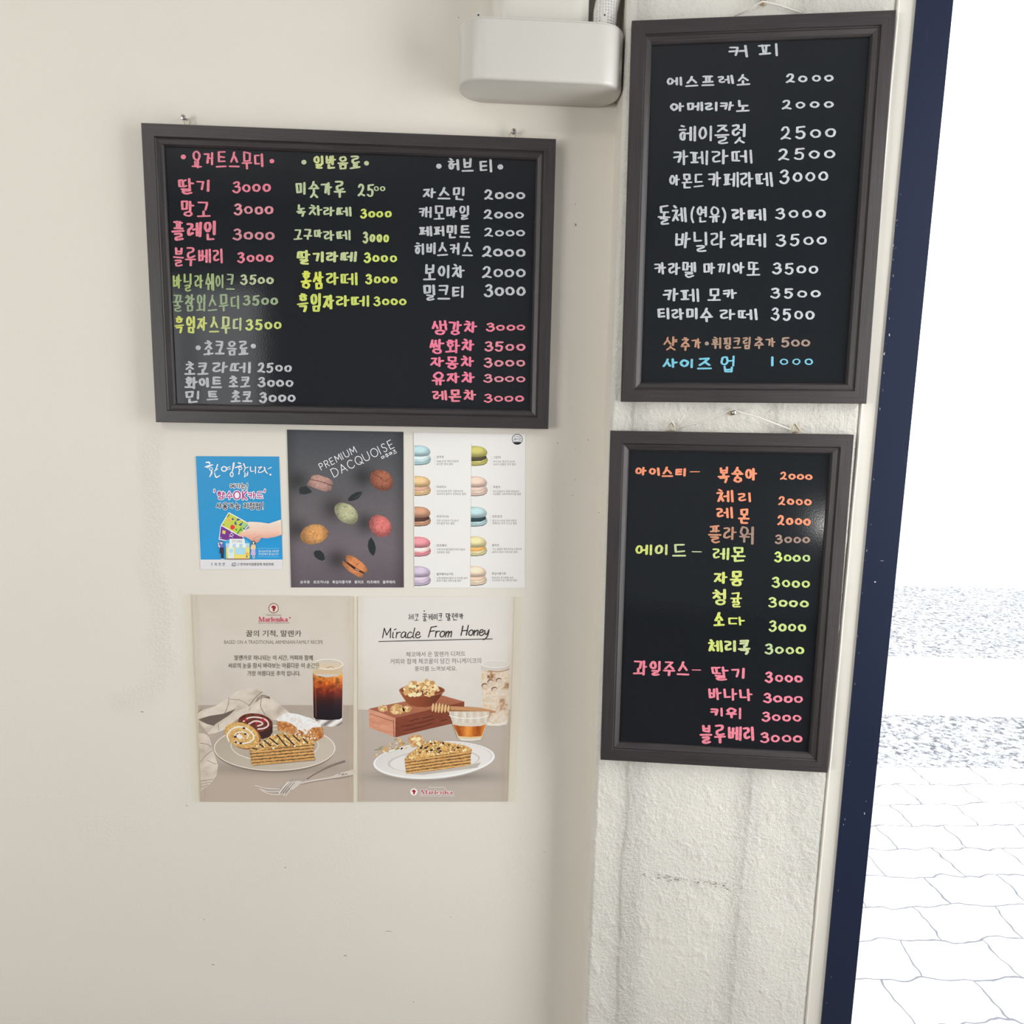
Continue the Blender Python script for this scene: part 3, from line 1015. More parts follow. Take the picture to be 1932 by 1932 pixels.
KI = 0.93
left = lambda px, py, d=0.0: onwall(px, py, d)
pill = lambda px, py, d=0.0: onpillar(px, py, d)


def write(root, hf, lines):
    for name, label, words in lines:
        for part in (0, 1):
            sel = [q for q in words if (q[0][0].isdigit()) == bool(part)]
            if not sel: continue
            a = Art(root, hf, PANEL_H + 0.00012, k=KI, mat='ink')
            for wd in sel:
                if wd[0] == '•':
                    _, x, y, r, c = wd
                    a.up(); a.ell(x, y, r, r * .92, c, n=14)
                else:
                    t, x0, x1, y0, y1, c = wd[:6]
                    kw = wd[6] if len(wd) > 6 else {}
                    word(a, t, x0, x1, y0, y1, c, **kw)
            if name == 'menu_heading': a.done(name, label)
            elif part: a.done('price', label.replace(label.split(' reading ')[1], ''.join(q[0] for q in sel)).replace('line', 'price'))
            else: a.done('menu_item', label.rsplit(' ', 1)[0].replace('line', 'item name'))


H, E_ = 'menu_heading', 'menu_line'
t3 = dict(tilt=2)
write(BL, left, [
    (H, 'pink heading between dots', [('•', 346, 296, 5, PINK), ('요거트스무디', 361, 498, 283, 317, PINK, dict(tilt=4, w=4.0, gap=.18)), ('•', 513, 304, 4.6, PINK)]),
    (E_, 'pink line reading 딸기 3000', [('딸기', 335, 397, 336, 367, PINK), ('3000', 438, 511, 341, 365, PINK)]),
    (E_, 'pink line reading 망고 3000', [('망고', 341, 397, 378, 410, PINK), ('3000', 441, 516, 383, 407, (214, 140, 150))]),
    (E_, 'pink line reading 플레인 3000', [('플레인', 324, 408, 416, 455, PINK, dict(w=5)), ('3000', 439, 518, 431, 455, (205, 138, 148))]),
    (E_, 'pink line reading 블루베리 3000', [('블루베리', 326, 421, 466, 503, PINK, dict(w=4.2)), ('3000', 447, 516, 475, 497, PINK)]),
    (E_, 'faded green line reading 바닐라쉐이크 3500', [('바닐라쉐이크', 326, 443, 515, 550, ((168, 186, 110), FG), dict(w=3.3, gap=.18)), ('3500', 453, 517, 517, 538, LG, dict(w=4.8))]),
    (E_, 'faded green line reading 꿀참외스무디 3500', [('꿀참외스무디', 325, 452, 555, 589, FG, dict(w=3.5, gap=.18)), ('3500', 458, 525, 556, 578, FG, dict(w=4.8))]),
    (E_, 'yellow-green line reading 흑임자스무디 3500', [('흑임자스무디', 329, 456, 596, 630, ((210, 216, 100), LG), dict(w=3.9, gap=.17)), ('3500', 463, 531, 601, 624, (200, 212, 120))]),
    (H, 'white heading between dots', [('•', 374, 656, 5, WHITE), ('초코', 384, 424, 642, 671, WHITE), ('음료', 428, 469, 642, 672, WHITE), ('•', 478, 653, 5, WHITE)]),
    (E_, 'white line reading 초코 라떼 2500', [('초코', 348, 393, 682, 708, WHITE), ('라떼', 400, 473, 682, 705, WHITE), ('2500', 485, 551, 683, 704, WHITE)]),
    (E_, 'white line reading 화이트 초코 3000', [('화이트', 348, 419, 710, 735, WHITE, dict(w=5)), ('초코', 431, 473, 709, 732, WHITE), ('3000', 486, 554, 711, 732, WHITE)]),
    (E_, 'white line reading 민트 초코 3000', [('민', 349, 377, 736, 761, WHITE), ('트', 390, 412, 736, 757, WHITE), ('초코', 435, 476, 737, 760, WHITE), ('3000', 489, 558, 739, 761, WHITE)]),
    (H, 'pale green heading between dots', [('•', 573.4, 306, 4.8, LG), ('일반음료', 591, 681, 293, 320, ((205, 210, 140), LG), dict(w=4.4)), ('•', 691.5, 308, 4.8, LG)]),
    (E_, 'pale green line reading 미숫가루 2500', [('미숫가루', 557, 652, 341, 374, LG, dict(w=4.4)), ('25', 674, 706, 346, 372, LG, dict(w=4.2)), ('00', 705, 727, 351, 361, LG, dict(w=3.6, flat=True))]),
    (E_, 'green line reading 녹차라떼 3000', [('녹', 559, 577, 384, 410, LG, dict(w=4.2)), ('차', 582, 608, 387, 408, LG, dict(w=4.2)), ('라떼', 609, 663, 389, 409, LG, dict(w=4.2)), ('3000', 679, 739, 393, 413, YG)]),
    (E_, 'pale green line reading 고구마 라떼 3000', [('고구마', 554, 608, 431, 453, LG, dict(w=3.8)), ('라떼', 610, 662, 434, 455, LG, dict(w=4)), ('3000', 684, 734, 436, 460, (LG, YG), dict(w=4.2))]),
    (E_, 'yellow-green line reading 딸기라떼 3000', [('딸기라떼', 560, 672, 472, 500, ((205, 214, 130), LG), dict(w=4.8)), ('3000', 686, 749, 476, 497, (200, 214, 110))]),
    (E_, 'yellow-green line reading 홍삼 라떼 3000', [('홍삼', 567, 611, 511, 546, (212, 218, 92), dict(w=4.8)), ('라떼', 615, 675, 513, 539, YG), ('3000', 689, 750, 516, 537, YG)]),
    (E_, 'yellow-green line reading 흑임자 라떼 3000', [('흑임자', 561, 631, 553, 590, YG, dict(w=4.8)), ('라떼', 633, 697, 557, 580, YG), ('3000', 704, 767, 558, 578, YG)]),
    (H, 'white heading between dots', [('•', 828, 313.6, 5.3, WHITE), ('허브', 845, 893, 298, 327, WHITE), ('티', 904, 930, 300, 327, WHITE), ('•', 944, 315, 5.5, WHITE)]),
    (E_, 'white line reading 자스민 2000', [('자스민', 798, 877, 352, 379, WHITE), ('2000', 913, 991, 357, 378, WHITE)]),
    (E_, 'white line reading 캐모마일 2000', [('캐모마일', 790, 886, 387, 416, WHITE, dict(w=4)), ('2000', 912, 989, 395, 415, WHITE)]),
    (E_, 'white line reading 페퍼민트 2000', [('페퍼민트', 791, 887, 424, 451, WHITE), ('2000', 913, 991, 429, 448, WHITE)]),
    (E_, 'white line reading 히비스커스 2000', [('히비스커스', 782, 891, 456, 486, WHITE, dict(w=4)), ('2000', 909, 992, 464, 487, WHITE)]),
    (E_, 'white line reading 보이차 2000', [('보이차', 799, 877, 498, 530, WHITE), ('2000', 909, 992, 501, 526, WHITE)]),
    (E_, 'white line reading 밀크티 3000', [('밀크티', 799, 876, 536, 568, WHITE), ('3000', 913, 992, 535, 561, WHITE)]),
    (E_, 'pink line reading 생강차 3000', [('생강차', 814, 900, 604, 633, (230, 122, 150)), ('3000', 917, 991, 608, 626, PINK)]),
    (E_, 'pink line reading 쌍화차 3500', [('쌍화차', 810, 895, 639, 668, (230, 122, 150)), ('3500', 913, 991, 643, 664, (220, 132, 150))]),
    (E_, 'pink line reading 자몽차 3000', [('자몽차', 812, 894, 671, 697, (230, 122, 150)), ('3000', 912, 991, 674, 694, (214, 136, 150))]),
    (E_, 'pink line reading 유자차 3000', [('유자차', 815, 896, 701, 728, (230, 122, 150)), ('3000', 912, 991, 705, 723, (214, 136, 150))]),
    (E_, 'pink line reading 레몬차 3000', [('레몬차', 816, 898, 734, 760, PINK), ('3000', 912, 989, 742, 760, PINK)]),
])
tm = lambda t, **k: dict(tilt=t, **k)
write(BU, pill, [
    (H, 'white heading 커피', [('커', 1375, 1413, 84, 109, WHITE), ('피', 1431, 1470, 81, 107, WHITE)]),
    (E_, 'white line reading 에스프레소 2000', [('에스프레소', 1257, 1414, 144, 167, WHITE, tm(-5, gap=.22)), ('2000', 1482, 1573, 138, 158, WHITE, tm(-2, gap=.35))]),
    (E_, 'white line reading 아메리카노 2000', [('아메리카노', 1265, 1415, 192, 216, WHITE, tm(-4)), ('2000', 1474, 1573, 188, 208, WHITE, tm(-3, gap=.4))]),
    (E_, 'white line reading 헤이즐럿 2500', [('헤이즐럿', 1281, 1409, 236, 275, WHITE, tm(-3)), ('2500', 1471, 1578, 238, 265, WHITE, tm(-3, gap=.3))]),
    (E_, 'white line reading 카페라떼 2500', [('카페', 1270, 1336, 283, 312, WHITE), ('라', 1342, 1375, 282, 311, WHITE), ('떼', 1380, 1419, 281, 309, WHITE), ('2500', 1468, 1576, 279, 304, WHITE, tm(-3, gap=.3))]),
    (E_, 'white line reading 아몬드 카페라떼 3000', [('아몬드', 1263, 1328, 327, 356, WHITE, dict(w=3.8)), ('카페라떼', 1336, 1457, 324, 354, WHITE, dict(w=4.0)), ('3000', 1470, 1563, 320, 348, WHITE, tm(-4, gap=.25))]),
    (E_, 'white line reading 돌체(연유) 라떼 3000', [('돌체', 1241, 1296, 387, 426, WHITE), ('(연유)', 1302, 1371, 389, 421, WHITE, dict(w=3.8)), ('라떼', 1380, 1445, 392, 417, WHITE, dict(w=5)), ('3000', 1462, 1558, 391, 415, WHITE, tm(-2, gap=.3))]),
    (E_, 'white line reading 바닐라 라떼 3500', [('바닐라', 1274, 1369, 435, 476, WHITE), ('라떼', 1378, 1445, 440, 468, WHITE), ('3500', 1464, 1561, 441, 466, WHITE, tm(-2, gap=.25))]),
    (E_, 'white line reading 카라멜 마끼아또 3500', [('카라멜', 1234, 1313, 493, 524, WHITE, dict(w=4)), ('마끼아또', 1327, 1434, 493, 522, WHITE, dict(w=4)), ('3500', 1457, 1544, 495, 519, WHITE, dict(gap=.2))]),
    (E_, 'white line reading 카페 모카 3500', [('카페', 1251, 1319, 543, 570, WHITE), ('모카', 1335, 1390, 543, 569, WHITE), ('3500', 1453, 1548, 542, 564, WHITE, dict(gap=.28))]),
    (E_, 'white line reading 티라미수 라떼 3500', [('티라미수', 1240, 1345, 579, 608, WHITE), ('라떼', 1358, 1429, 582, 605, WHITE), ('3500', 1454, 1537, 580, 606, WHITE, dict(gap=.22))]),
    (E_, 'brown line reading 샷 추가 휘핑크림 추가 500', [('샷', 1252, 1278, 634, 661, (176, 130, 104), dict(w=3.6)), ('추가', 1284, 1323, 636, 662, (176, 132, 108), dict(w=3.6)), ('•', 1333.6, 648, 4, (150, 135, 125)), ('휘핑크림', 1343, 1417, 635, 660, BROWN, dict(w=3.6)), ('추가', 1422, 1463, 636, 659, BROWN, dict(w=3.6)), ('500', 1473, 1529, 635, 656, (150, 128, 116), dict(w=4, gap=.1))]),
    (E_, 'blue line reading 사이즈 업 1000', [('사이즈', 1250, 1343, 674, 699, BLUE, dict(gap=.2)), ('업', 1359, 1388, 670, 703, BLUE, dict(w=3.9)), ('1', 1450, 1464, 672, 692, BLUE), ('000', 1471, 1534, 676, 689, BLUE, dict(w=4.8, gap=.4, flat=True))]),
])
O2 = (220, 142, 112)
write(BD, pill, [
    (H, 'orange heading 아이스티 with dash', [('아이스티', 1198, 1295, 879, 901, ORANGE, tm(2, w=4.6)), ('-', 1301, 1321, 885, 895, ORANGE, dict(w=3.2))]),
    (E_, 'orange line reading 복숭아 2000', [('복숭아', 1354, 1429, 880, 912, ORANGE, dict(w=4.6)), ('2000', 1471, 1533, 889, 906, ORANGE, tm(1.5, w=4.2))]),
    (E_, 'orange line reading 체리 2000', [('체', 1352, 1384, 924, 949, ORANGE, dict(w=4.6)), ('리', 1392, 1418, 929, 949, ORANGE, dict(w=4.6)), ('2000', 1468, 1531, 935, 954, ORANGE, tm(2, w=4.2))]),
    (E_, 'orange line reading 레몬 2000', [('레', 1351, 1383, 956, 979, ORANGE, dict(w=4.6)), ('몬', 1393, 1414, 959, 990, ORANGE, dict(w=4.4)), ('2000', 1466, 1530, 971, 992, ORANGE, tm(2, w=4.2))]),
    (E_, 'brown line reading 플라워 3000', [('플라워', 1336, 1423, 990, 1025, ((200, 136, 104), (140, 122, 112)), tm(2, w=4.2)), ('3000', 1462, 1529, 1008, 1027, (152, 128, 114), dict(w=4.2))]),
    (H, 'yellow-green heading 에이드 with dash', [('에이드', 1198, 1295, 1025, 1053, ((205, 214, 108), LG), dict(gap=.2)), ('-', 1305, 1324, 1036, 1046, LG, dict(w=4.2))]),
    (E_, 'yellow-green line reading 레몬 3000', [('레몬', 1344, 1407, 1031, 1062, (190, 205, 124)), ('3000', 1460, 1529, 1040, 1061, ((192, 212, 110), (176, 200, 136)), tm(2))]),
    (E_, 'yellow-green line reading 자몽 3000', [('자몽', 1346, 1403, 1076, 1107, (200, 208, 112), dict(w=5)), ('3000', 1456, 1528, 1088, 1110, (184, 204, 124), tm(2))]),
    (E_, 'yellow-green line reading 청귤 3000', [('청', 1344, 1372, 1111, 1143, (200, 208, 120), dict(w=5)), ('귤', 1377, 1400, 1116, 1146, (204, 212, 116), dict(w=4)), ('3000', 1449, 1526, 1126, 1147, (190, 206, 130), tm(1.5))]),
    (E_, 'yellow-green line reading 소다 3000', [('소', 1346, 1367, 1155, 1183, YG, dict(w=5)), ('다', 1373, 1406, 1163, 1182, YG, dict(w=5)), ('3000', 1450, 1521, 1170, 1193, (190, 206, 130), tm(2))]),
    (E_, 'yellow-green line reading 체리콕 3000', [('체리콕', 1335, 1416, 1205, 1236, (YG, LG), tm(1, w=5)), ('3000', 1443, 1518, 1214, 1236, ((176, 196, 150), (190, 206, 120)), tm(1))]),
    (H, 'pink heading 과일주스 with dash', [('과일주스', 1195, 1300, 1244, 1274, PINK, tm(3)), ('-', 1305, 1323, 1259, 1269, PINK, dict(w=3.8))]),
    (E_, 'pink line reading 딸기 3000', [('딸기', 1342, 1406, 1256, 1284, PINK, tm(2)), ('3000', 1443, 1515, 1267, 1289, PINK, tm(2))]),
    (E_, 'pink line reading 바나나 3000', [('바나나', 1335, 1420, 1296, 1321, PINK, tm(3)), ('3000', 1439, 1515, 1306, 1327, PINK, tm(2))]),
    (E_, 'pink line reading 키위 3000', [('키위', 1340, 1400, 1333, 1356, PINK, tm(1)), ('3000', 1437, 1512, 1342, 1362, PINK, tm(2))]),
    (E_, 'pink line reading 블루베리 3000', [('블루베리', 1321, 1424, 1366, 1403, PINK, tm(2, w=5)), ('3000', 1433, 1514, 1380, 1402, PINK, tm(2))]),
])

# ------------------------------------------------------------------ hangers, nails, cords
def arc(c, r, e1, e2, a0, a1, n=16):
    return [np.asarray(c) + r * (e1 * math.cos(math.radians(a0 + (a1 - a0) * k / n)) + e2 * math.sin(math.radians(a0 + (a1 - a0) * k / n))) for k in range(n + 1)]


def screw(px, py, label, ring_dx):
    """cross-head screw in the wall, with the board's wire ring hung on it"""
    c = onwall(px, py, 0.0)
    root = empty('wall_screw', frame_matrix(c, WE, WN))
    tag(root, label, 'screw', 'screws holding the landscape board')
    mb = MB(); mb.lathe(c + WN * -0.004, WN, [(.0016, 0), (.0016, .0150)], 10); mb.build('shank', M['steel'], root, smooth=False)
    mb = MB(); mb.lathe(c, WN, [(.0016, .0125), (.0046, .0150), (.0046, .0158), (.0038, .0172), (.0015, .0178)], 20); mb.build('head', M['steel'], root)
    mb = MB()
    for a in (0.2, 0.2 + math.pi / 2):
        u = WE * math.cos(a) + UP * math.sin(a); v = np.cross(u, WN)
        o_ = c + WN * .0179
        mb.add([o_ - u * .0026 - v * .0005, o_ + u * .0026 - v * .0005, o_ + u * .0026 + v * .0005, o_ - u * .0026 + v * .0005], [(0, 1, 2, 3)])
        mb.v[-1] = mb.v[-1] + WN * (0.00003 * a)
    mb.build('cross_slot', M['dark'], root)
    mb = MB()
    mb.tube(arc(onwall(px + ring_dx, py + 3, 0.009), .0048, WE, UP, -50, 230, 22), .0007, 8)
    mb.build('hanging_ring', M['brass'], BL, smooth=True)


screw(351.5, 227, 'zinc cross-head screw above the left end of the landscape board', 1.5)
screw(968.5, 253, 'zinc cross-head screw above the right end of the landscape board', -1.5)


def nail(px, py, label):
    c = onpillar(px, py, 0.0)
    root = empty('wall_nail', frame_matrix(c, PE, PN))
    tag(root, label, 'nail', 'nails in the pillar')
    mb = MB(); mb.lathe(c - PN * .006, PN, [(.0015, 0), (.0015, .022)], 10); mb.build('shank', M['steel'], root)
    mb = MB(); mb.lathe(c, PN, [(.0015, .0195), (.0040, .0205), (.0042, .0220), (.0030, .0236), (.0012, .0242)], 20); mb.build('head', M['steel'], root, smooth=False)
    mb = MB(); mb.lathe(c, PN, [(.0052, .0022), (.0050, .0040), (.0030, .0046)], 20); mb.build('washer', M['brass'], root)


nail(1438.5, 6, 'steel nail near the ceiling holding the upper portrait board')
nail(1380.5, 778, 'steel nail between the two portrait boards')


def cord(root, pts, r, name='hanging_cord'):
    mb = MB()
    P = [onpillar(x, y, d) for x, y, d in pts]
    mb.tube(P, r, 8)
    mb.build(name, M['cord'], root, smooth=True)


cord(BU, [(1384, 31, .004), (1410, 19, .010), (1432, 5.5, .016), (1438, 2.5, .017), (1444, 3.5, .016), (1470, 10, .010), (1512, 24, .004)], .0013)
cord(BD, [(1272, 810, .006), (1300, 802, .010), (1340, 789, .014), (1374, 775.5, .0165), (1380, 773.5, .017), (1386, 774.5, .0165), (1430, 787, .013), (1493, 811, .007)], .0013)
cord(BD, [(1273, 811, .007), (1285, 806, .008), (1340, 788.5, .011), (1376, 775.8, .0155)], .0009)
cord(BD, [(1274, 806, .008), (1270, 798, .010), (1262, 788.5, .012)], .0011, 'cord_end')
cord(BD, [(1276, 806, .008), (1282, 797, .010), (1292, 783, .013)], .0008, 'cord_end')


def triangle(pts, d=.008):
    mb = MB()
    P = [onpillar(x, y, d) for x, y in pts]
    Q = []
    for k in range(3):
        a, b_ = P[k], P[(k + 1) % 3]
        Q += [a + (b_ - a) * .10, a + (b_ - a) * .5, a + (b_ - a) * .90]
    mb.tube(Q, .00075, 8, closed=True)
    mb.build('triangle_ring', M['brass'], BD, smooth=True)


triangle([(1266.5, 797), (1275, 813), (1255, 812.5)])
triangle([(1498.5, 798), (1511, 813.5), (1493, 815.5)])
triangle([(1497.5, 800), (1510, 815.5), (1495, 817)], .006)

# ------------------------------------------------------------------ pipe cover, duct, hose
zb = onwall(1000, 198.5)[2]
dd = 0.05
for _ in range(40):
    z_ = onwall(1000, 152, dd)[2]
    dd += (z_ - zb) * 0.8 * (1 if z_ > zb else 1)
    dd = min(max(dd, .03), .16)
DB = dd
zt = onwall(1000, 37, DB)[2]
xl, xr = onwall(867, 110, DB * .45)[0], onwall(1172.5, 110, DB * .5)[0]


def plan(x0, x1, y0, y1, r, n=10):
    """rounded rectangle in plan; y measured out of the wall"""
    p = []
    for cx, cy, a0 in ((x1 - r, y1 - r, 0), (x0 + r, y1 - r, 90), (x0 + r, y0 + r, 180), (x1 - r, y0 + r, 270)):
        for k in range(n + 1):
            a = math.radians(a0 + 90 * k / n)
            p.append((cx + r * math.cos(a), cy + r * math.sin(a)))
    return p


def loft(mb, rings, cap0=True, cap1=True):
    n = len(rings[0][0])
    v, f = [], []
    for pl, z in rings:
        v += [(x, -y, z) for x, y in pl]
    for i in range(len(rings) - 1):
        for k in range(n):
            f.append((i * n + k, i * n + (k + 1) % n, (i + 1) * n + (k + 1) % n, (i + 1) * n + k))
    if cap0: f.append(tuple(range(n))[::-1])
    if cap1: f.append(tuple((len(rings) - 1) * n + k for k in range(n)))
    mb.add(v, f)


RB = DB * 0.44
root = empty('pipe_cover', Matrix.Translation(((xl + xr) / 2, 0, zb)))
tag(root, 'glossy white rounded plastic pipe cover box on the wall near the ceiling', 'pipe cover')
mb = MB()
rings = []
for k in range(7):
    a = math.radians(90 * k / 6)
    ins = 0.0052 * (1 - math.sin(a)); up_ = 0.0052 * (1 - math.cos(a))
    rings.append((plan(xl + ins, xr - ins, 0.0008 + ins * .2, DB - ins, RB - ins), zb + up_))
rings.append((plan(xl, xr, 0.0008, DB, RB), zt - .0012))
rings.append((plan(xl + .001, xr - .001, 0.0016, DB - .001, RB - .001), zt))
loft(mb, rings)
o = mb.build('cover_shell', M['plastic'], root, fix=True, smooth=True)
o.data.set_sharp_from_angle(angle=math.radians(35))
mb = MB()
rings = [(plan(xl + .0016, xr - .0016, 0.0024, DB - .0016, RB - .0016), zt - .001), (plan(xl + .0016, xr - .0016, 0.0024, DB - .0016, RB - .0016), zt + .0022)]
loft(mb, rings)
mb.build('lid_rim', M['plastic'], root, fix=True)
for px in (902.5, 1140.5):
    c = onwall(px, 30.5, DB - .012)
    mb = MB()
    tabp = [(-.0042, -.010), (.0042, -.010), (.0042, .001)] + [(.0042 * math.cos(math.radians(a)), .001 + .0042 * math.sin(math.radians(a))) for a in range(15, 180, 15)] + [(-.0042, .001)]
    n = len(tabp)
    v = [c + WE * x + UP * z + WN * y for y in (-.0015, .0015) for x, z in tabp]
    mb.add(v, [tuple(range(n)), tuple(range(2 * n - 1, n - 1, -1))] + [(k, (k + 1) % n, n + (k + 1) % n, n + k) for k in range(n)])
    mb.build('screw_tab', M['plastic'], root, fix=True)
    mb = MB(); mb.lathe(c + UP * .001, WN, [(.0014, 0), (.0014, .0018)], 12); mb.build('screw_hole', M['dark'], root)

DD = DB * .80
dl, dr = onwall(928.5, 15, DD * .5)[0], onwall(1110, 15, DD * .6)[0]
root = empty('cable_duct', Matrix.Translation(((dl + dr) / 2, 0, zt)))
tag(root, 'satin white rounded duct rising out of the pipe cover', 'duct')
mb = MB()
rp_ = plan(dl, dr, 0.0008, DD, DD * .36)
loft(mb, [(rp_, zt + .0026), (rp_, 2.745)])
o = mb.build('duct_body', M['duct'], root, fix=True, smooth=True); o.data.set_sharp_from_angle(angle=math.radians(40))
for a, b_ in ((961, 1007), (1045, 1078)):
    mb = MB()
    q0, q1 = onwall(a, 34, DD + .0004), onwall(b_, 34, DD + .0004)
    zl = zt + .0062
    mb.box((q0[0], -DD - .0006, zt + .0024), (q1[0], -DD + .002, zl))  # dark block painted as the shaded gap between rim and duct
    mb.build('slot', M['dark'], root)

mb = MB()
hp = [onwall(1140, 40, DB * .5), onwall(1141.5, 26, DB * .5), onwall(1147, 0, DB * .5), onwall(1156, -40, DB * .5), onwall(1160, -90, DB * .45), onwall(1161, -140, DB * .4)]
hp[0][2] = zt + .003
mb.tube(hp, .0195, 28)
hose = mb.build('drain_hose', M['hose'], smooth=True)
tag(hose, 'white woven flexible hose entering the pipe cover at its right end', 'hose')

# ------------------------------------------------------------------ posters
def sheet(name, label, quad, th, shade=None, base=(222, 220, 216), sp=6.0, hole=0.0003):
    """paper sheet from its four corners in the photo; returns thing and its drawing depth"""
    P = [onwall(x, y) for x, y in quad]
    cx = np.mean([p[0] for p in P]); cz = np.mean([p[2] for p in P])
    root = empty(name, frame_matrix(np.array([cx, 0, cz]), WE, WN))
    tag(root, label, 'poster')
    mb = MB()
    v = [p + WN * .0004 for p in P] + [p + WN * th for p in P]
    mb.add(v, [(0, 1, 2, 3), (0, 4, 5, 1), (1, 5, 6, 2), (2, 6, 7, 3), (3, 7, 4, 0), (7, 6, 5, 4)], col=np.clip(lin(base) / PK, 0, .92))
    mb.build('paper_sheet', M['print'], root, fix=True)
    return root


def lerp3(t, *cs):
    cs = np.array(cs, float)
    t = np.clip(np.asarray(t, float), 0, 1) * (len(cs) - 1)
    i = np.minimum(t.astype(int), len(cs) - 2)
    f = (t - i)[..., None]
    return cs[i] * (1 - f) + cs[i + 1] * f


TH = 0.0009
DK = (62, 56, 50)

# --- blue card poster
s1 = 7.73
P1 = sheet('poster', 'small bright blue poster with a hand holding two cards', [(369, 861), (526.5, 861), (533.3, 1074), (378.7, 1074)], TH, base=(216, 213, 216))
def A1(): return Art(P1, onwall, TH + .00003, 350, 840, s1)
a = A1()
a.poly([(148, 160), (1365, 165), (1415, 1666), (222, 1668)], lambda x, y: lerp3((y - 160) / 1500 + .25 * (fbm(x / 300, y / 300, 3) - .5), (44, 140, 192), (34, 140, 194), (30, 146, 206)), 60)
z1 = a.z + 4
a.done('blue_ground')
a = A1(); a.z = z1
W_ = (238, 242, 246)
BR = [([(298, 250), (340, 250), (354, 270)], [16, 26, 18]), ([(284, 318), (335, 300), (400, 285), (362, 300), (318, 326)], [14, 22, 10, 16, 18]), (_el(372, 346, 25, 19, 12), 10), ([(374, 366), (382, 402), (352, 462)], [16, 26, 12]),
      ([(468, 282), (444, 348), (420, 385)], [20, 14, 8]), ([(420, 378), (470, 346)], [8, 12]), ([(425, 395), (428, 425), (450, 466), (506, 438)], [8, 14, 22, 8]),
      (_el(562, 346, 37, 33, 12), 17), ([(600, 328), (650, 314)], [10, 12]), ([(602, 356), (656, 342)], [10, 12]), ([(704, 262), (692, 340), (672, 402)], [30, 22, 10]), (_el(674, 426, 21, 32, 12), 15),
      ([(768, 256), (802, 266)], [18, 24]), ([(722, 328), (772, 312), (818, 298)], [12, 22, 14]), (_el(800, 336, 25, 18, 12), 11), ([(788, 352), (778, 420)], [14, 20]),
      ([(848, 272), (868, 330), (852, 388)], [22, 16, 10]), ([(866, 334), (918, 318)], [10, 12]), ([(868, 398), (862, 462)], [12, 16]), ([(908, 388), (902, 436), (866, 452)], [14, 14, 8]), ([(868, 424), (906, 416)], 8),
      ([(948, 318), (952, 378), (1002, 374)], [18, 14, 10]), ([(1022, 316), (1020, 408)], [20, 14]),
      ([(1060, 326), (1112, 316), (1078, 348), (1064, 396), (1130, 382), (1166, 330)], [12, 16, 10, 12, 14, 8]), ([(1148, 320), (1170, 384), (1202, 414)], [16, 18, 10]), ([(1200, 346), (1250, 322)], [8, 14])]
for q, w_ in BR: a.stroke(q, w_, W_, smooth=True, closed=len(q) == 12)
a.ell(1238, 428, 16, 14, W_, n=12)
a.done('printed_title', 'white brush-written title')
a = A1(); a.z = z1
word(a, '여기는!', 648, 915, 555, 645, (30, 36, 60), w=11, jit=.01, outline=(W_, 16))
a.done('printed_line')
a = A1(); a.z = z1
MG = (172, 52, 132)
for ch, x0, x1, y0, y1 in (("'", 395, 440, 638, 760), ('향', 458, 578, 668, 792), ('수', 584, 694, 668, 792), ('카', 905, 1030, 680, 782), ('드', 1034, 1132, 672, 782), ("'", 1132, 1176, 638, 760)):
    word(a, ch, x0, x1, y0, y1, MG, w=15, jit=0, outline=(W_, 20))
a.ell(750, 730, 66, 74, W_, n=30); a.ell(750, 730, 56, 64, MG, n=30); a.ell(750, 730, 36, 46, (235, 225, 235), n=30)
for w_, c in ((38, W_), (19, MG)):
    for st in ([(832, 672), (836, 790)], [(890, 672), (838, 735), (892, 790)]): a.stroke(st, w_, c)
a.done('printed_line', 'magenta line with white outline')
a = A1(); a.z = z1
word(a, '사용가능 지정점!', 448, 1145, 835, 940, (30, 36, 60), w=11, jit=.01, outline=(W_, 16))
a.done('printed_line')
SK = lambda x, y: lerp3((y - 1080) / 330 + .15 * (fbm(x / 60, y / 60, 4) - .5), (246, 218, 204), (238, 196, 178), (206, 146, 128))
a = A1(); a.z = z1
a.poly([(512, 1168), (625, 1225), (770, 1295), (845, 1340), (850, 1385), (600, 1398), (484, 1376)], W_)
a.poly([(520, 1178), (640, 1240), (770, 1310), (838, 1345), (838, 1372), (600, 1386), (496, 1366)], (112, 46, 134))
a.poly([(540, 1240), (585, 1246), (580, 1296), (534, 1288)], (236, 196, 110))
for q in ([(660, 1262), (690, 1258), (650, 1300)], [(672, 1290), (700, 1310), (640, 1335)], [(640, 1310), (690, 1345)], [(500, 1345), (525, 1350)]): a.stroke(q, 7, (226, 210, 232), smooth=True)
a.done('printed_card', 'purple card')
a = A1(); a.z = z1 + 60
a.poly([(628, 978), (650, 985), (928, 1138), (930, 1160), (800, 1325), (770, 1318), (520, 1175), (518, 1160)], W_)
a.poly([(632, 990), (918, 1148), (788, 1310), (530, 1165)], (190, 198, 74))
a.poly([(838, 1130), (912, 1152), (868, 1215), (815, 1185)], (150, 196, 130))
a.ell(686, 1197, 34, 34, (214, 56, 52)); a.ell(740, 1230, 15, 15, (40, 150, 70)); a.ell(688, 1078, 15, 15, (38, 76, 150)); a.ell(635, 1085, 26, 24, (232, 168, 90))
for q in ([(736, 1100), (765, 1066), (806, 1084), (756, 1102)], [(716, 1120), (735, 1108), (748, 1168), (714, 1150)], [(772, 1165), (838, 1112), (812, 1178)], [(830, 1200), (880, 1218), (850, 1232)]): a.poly(q, (38, 76, 150))
for q in ([(790, 1225), (810, 1195), (822, 1205), (760, 1300), (745, 1290)], [(800, 1215), (840, 1245), (800, 1250)]): a.poly(q, (40, 150, 70))
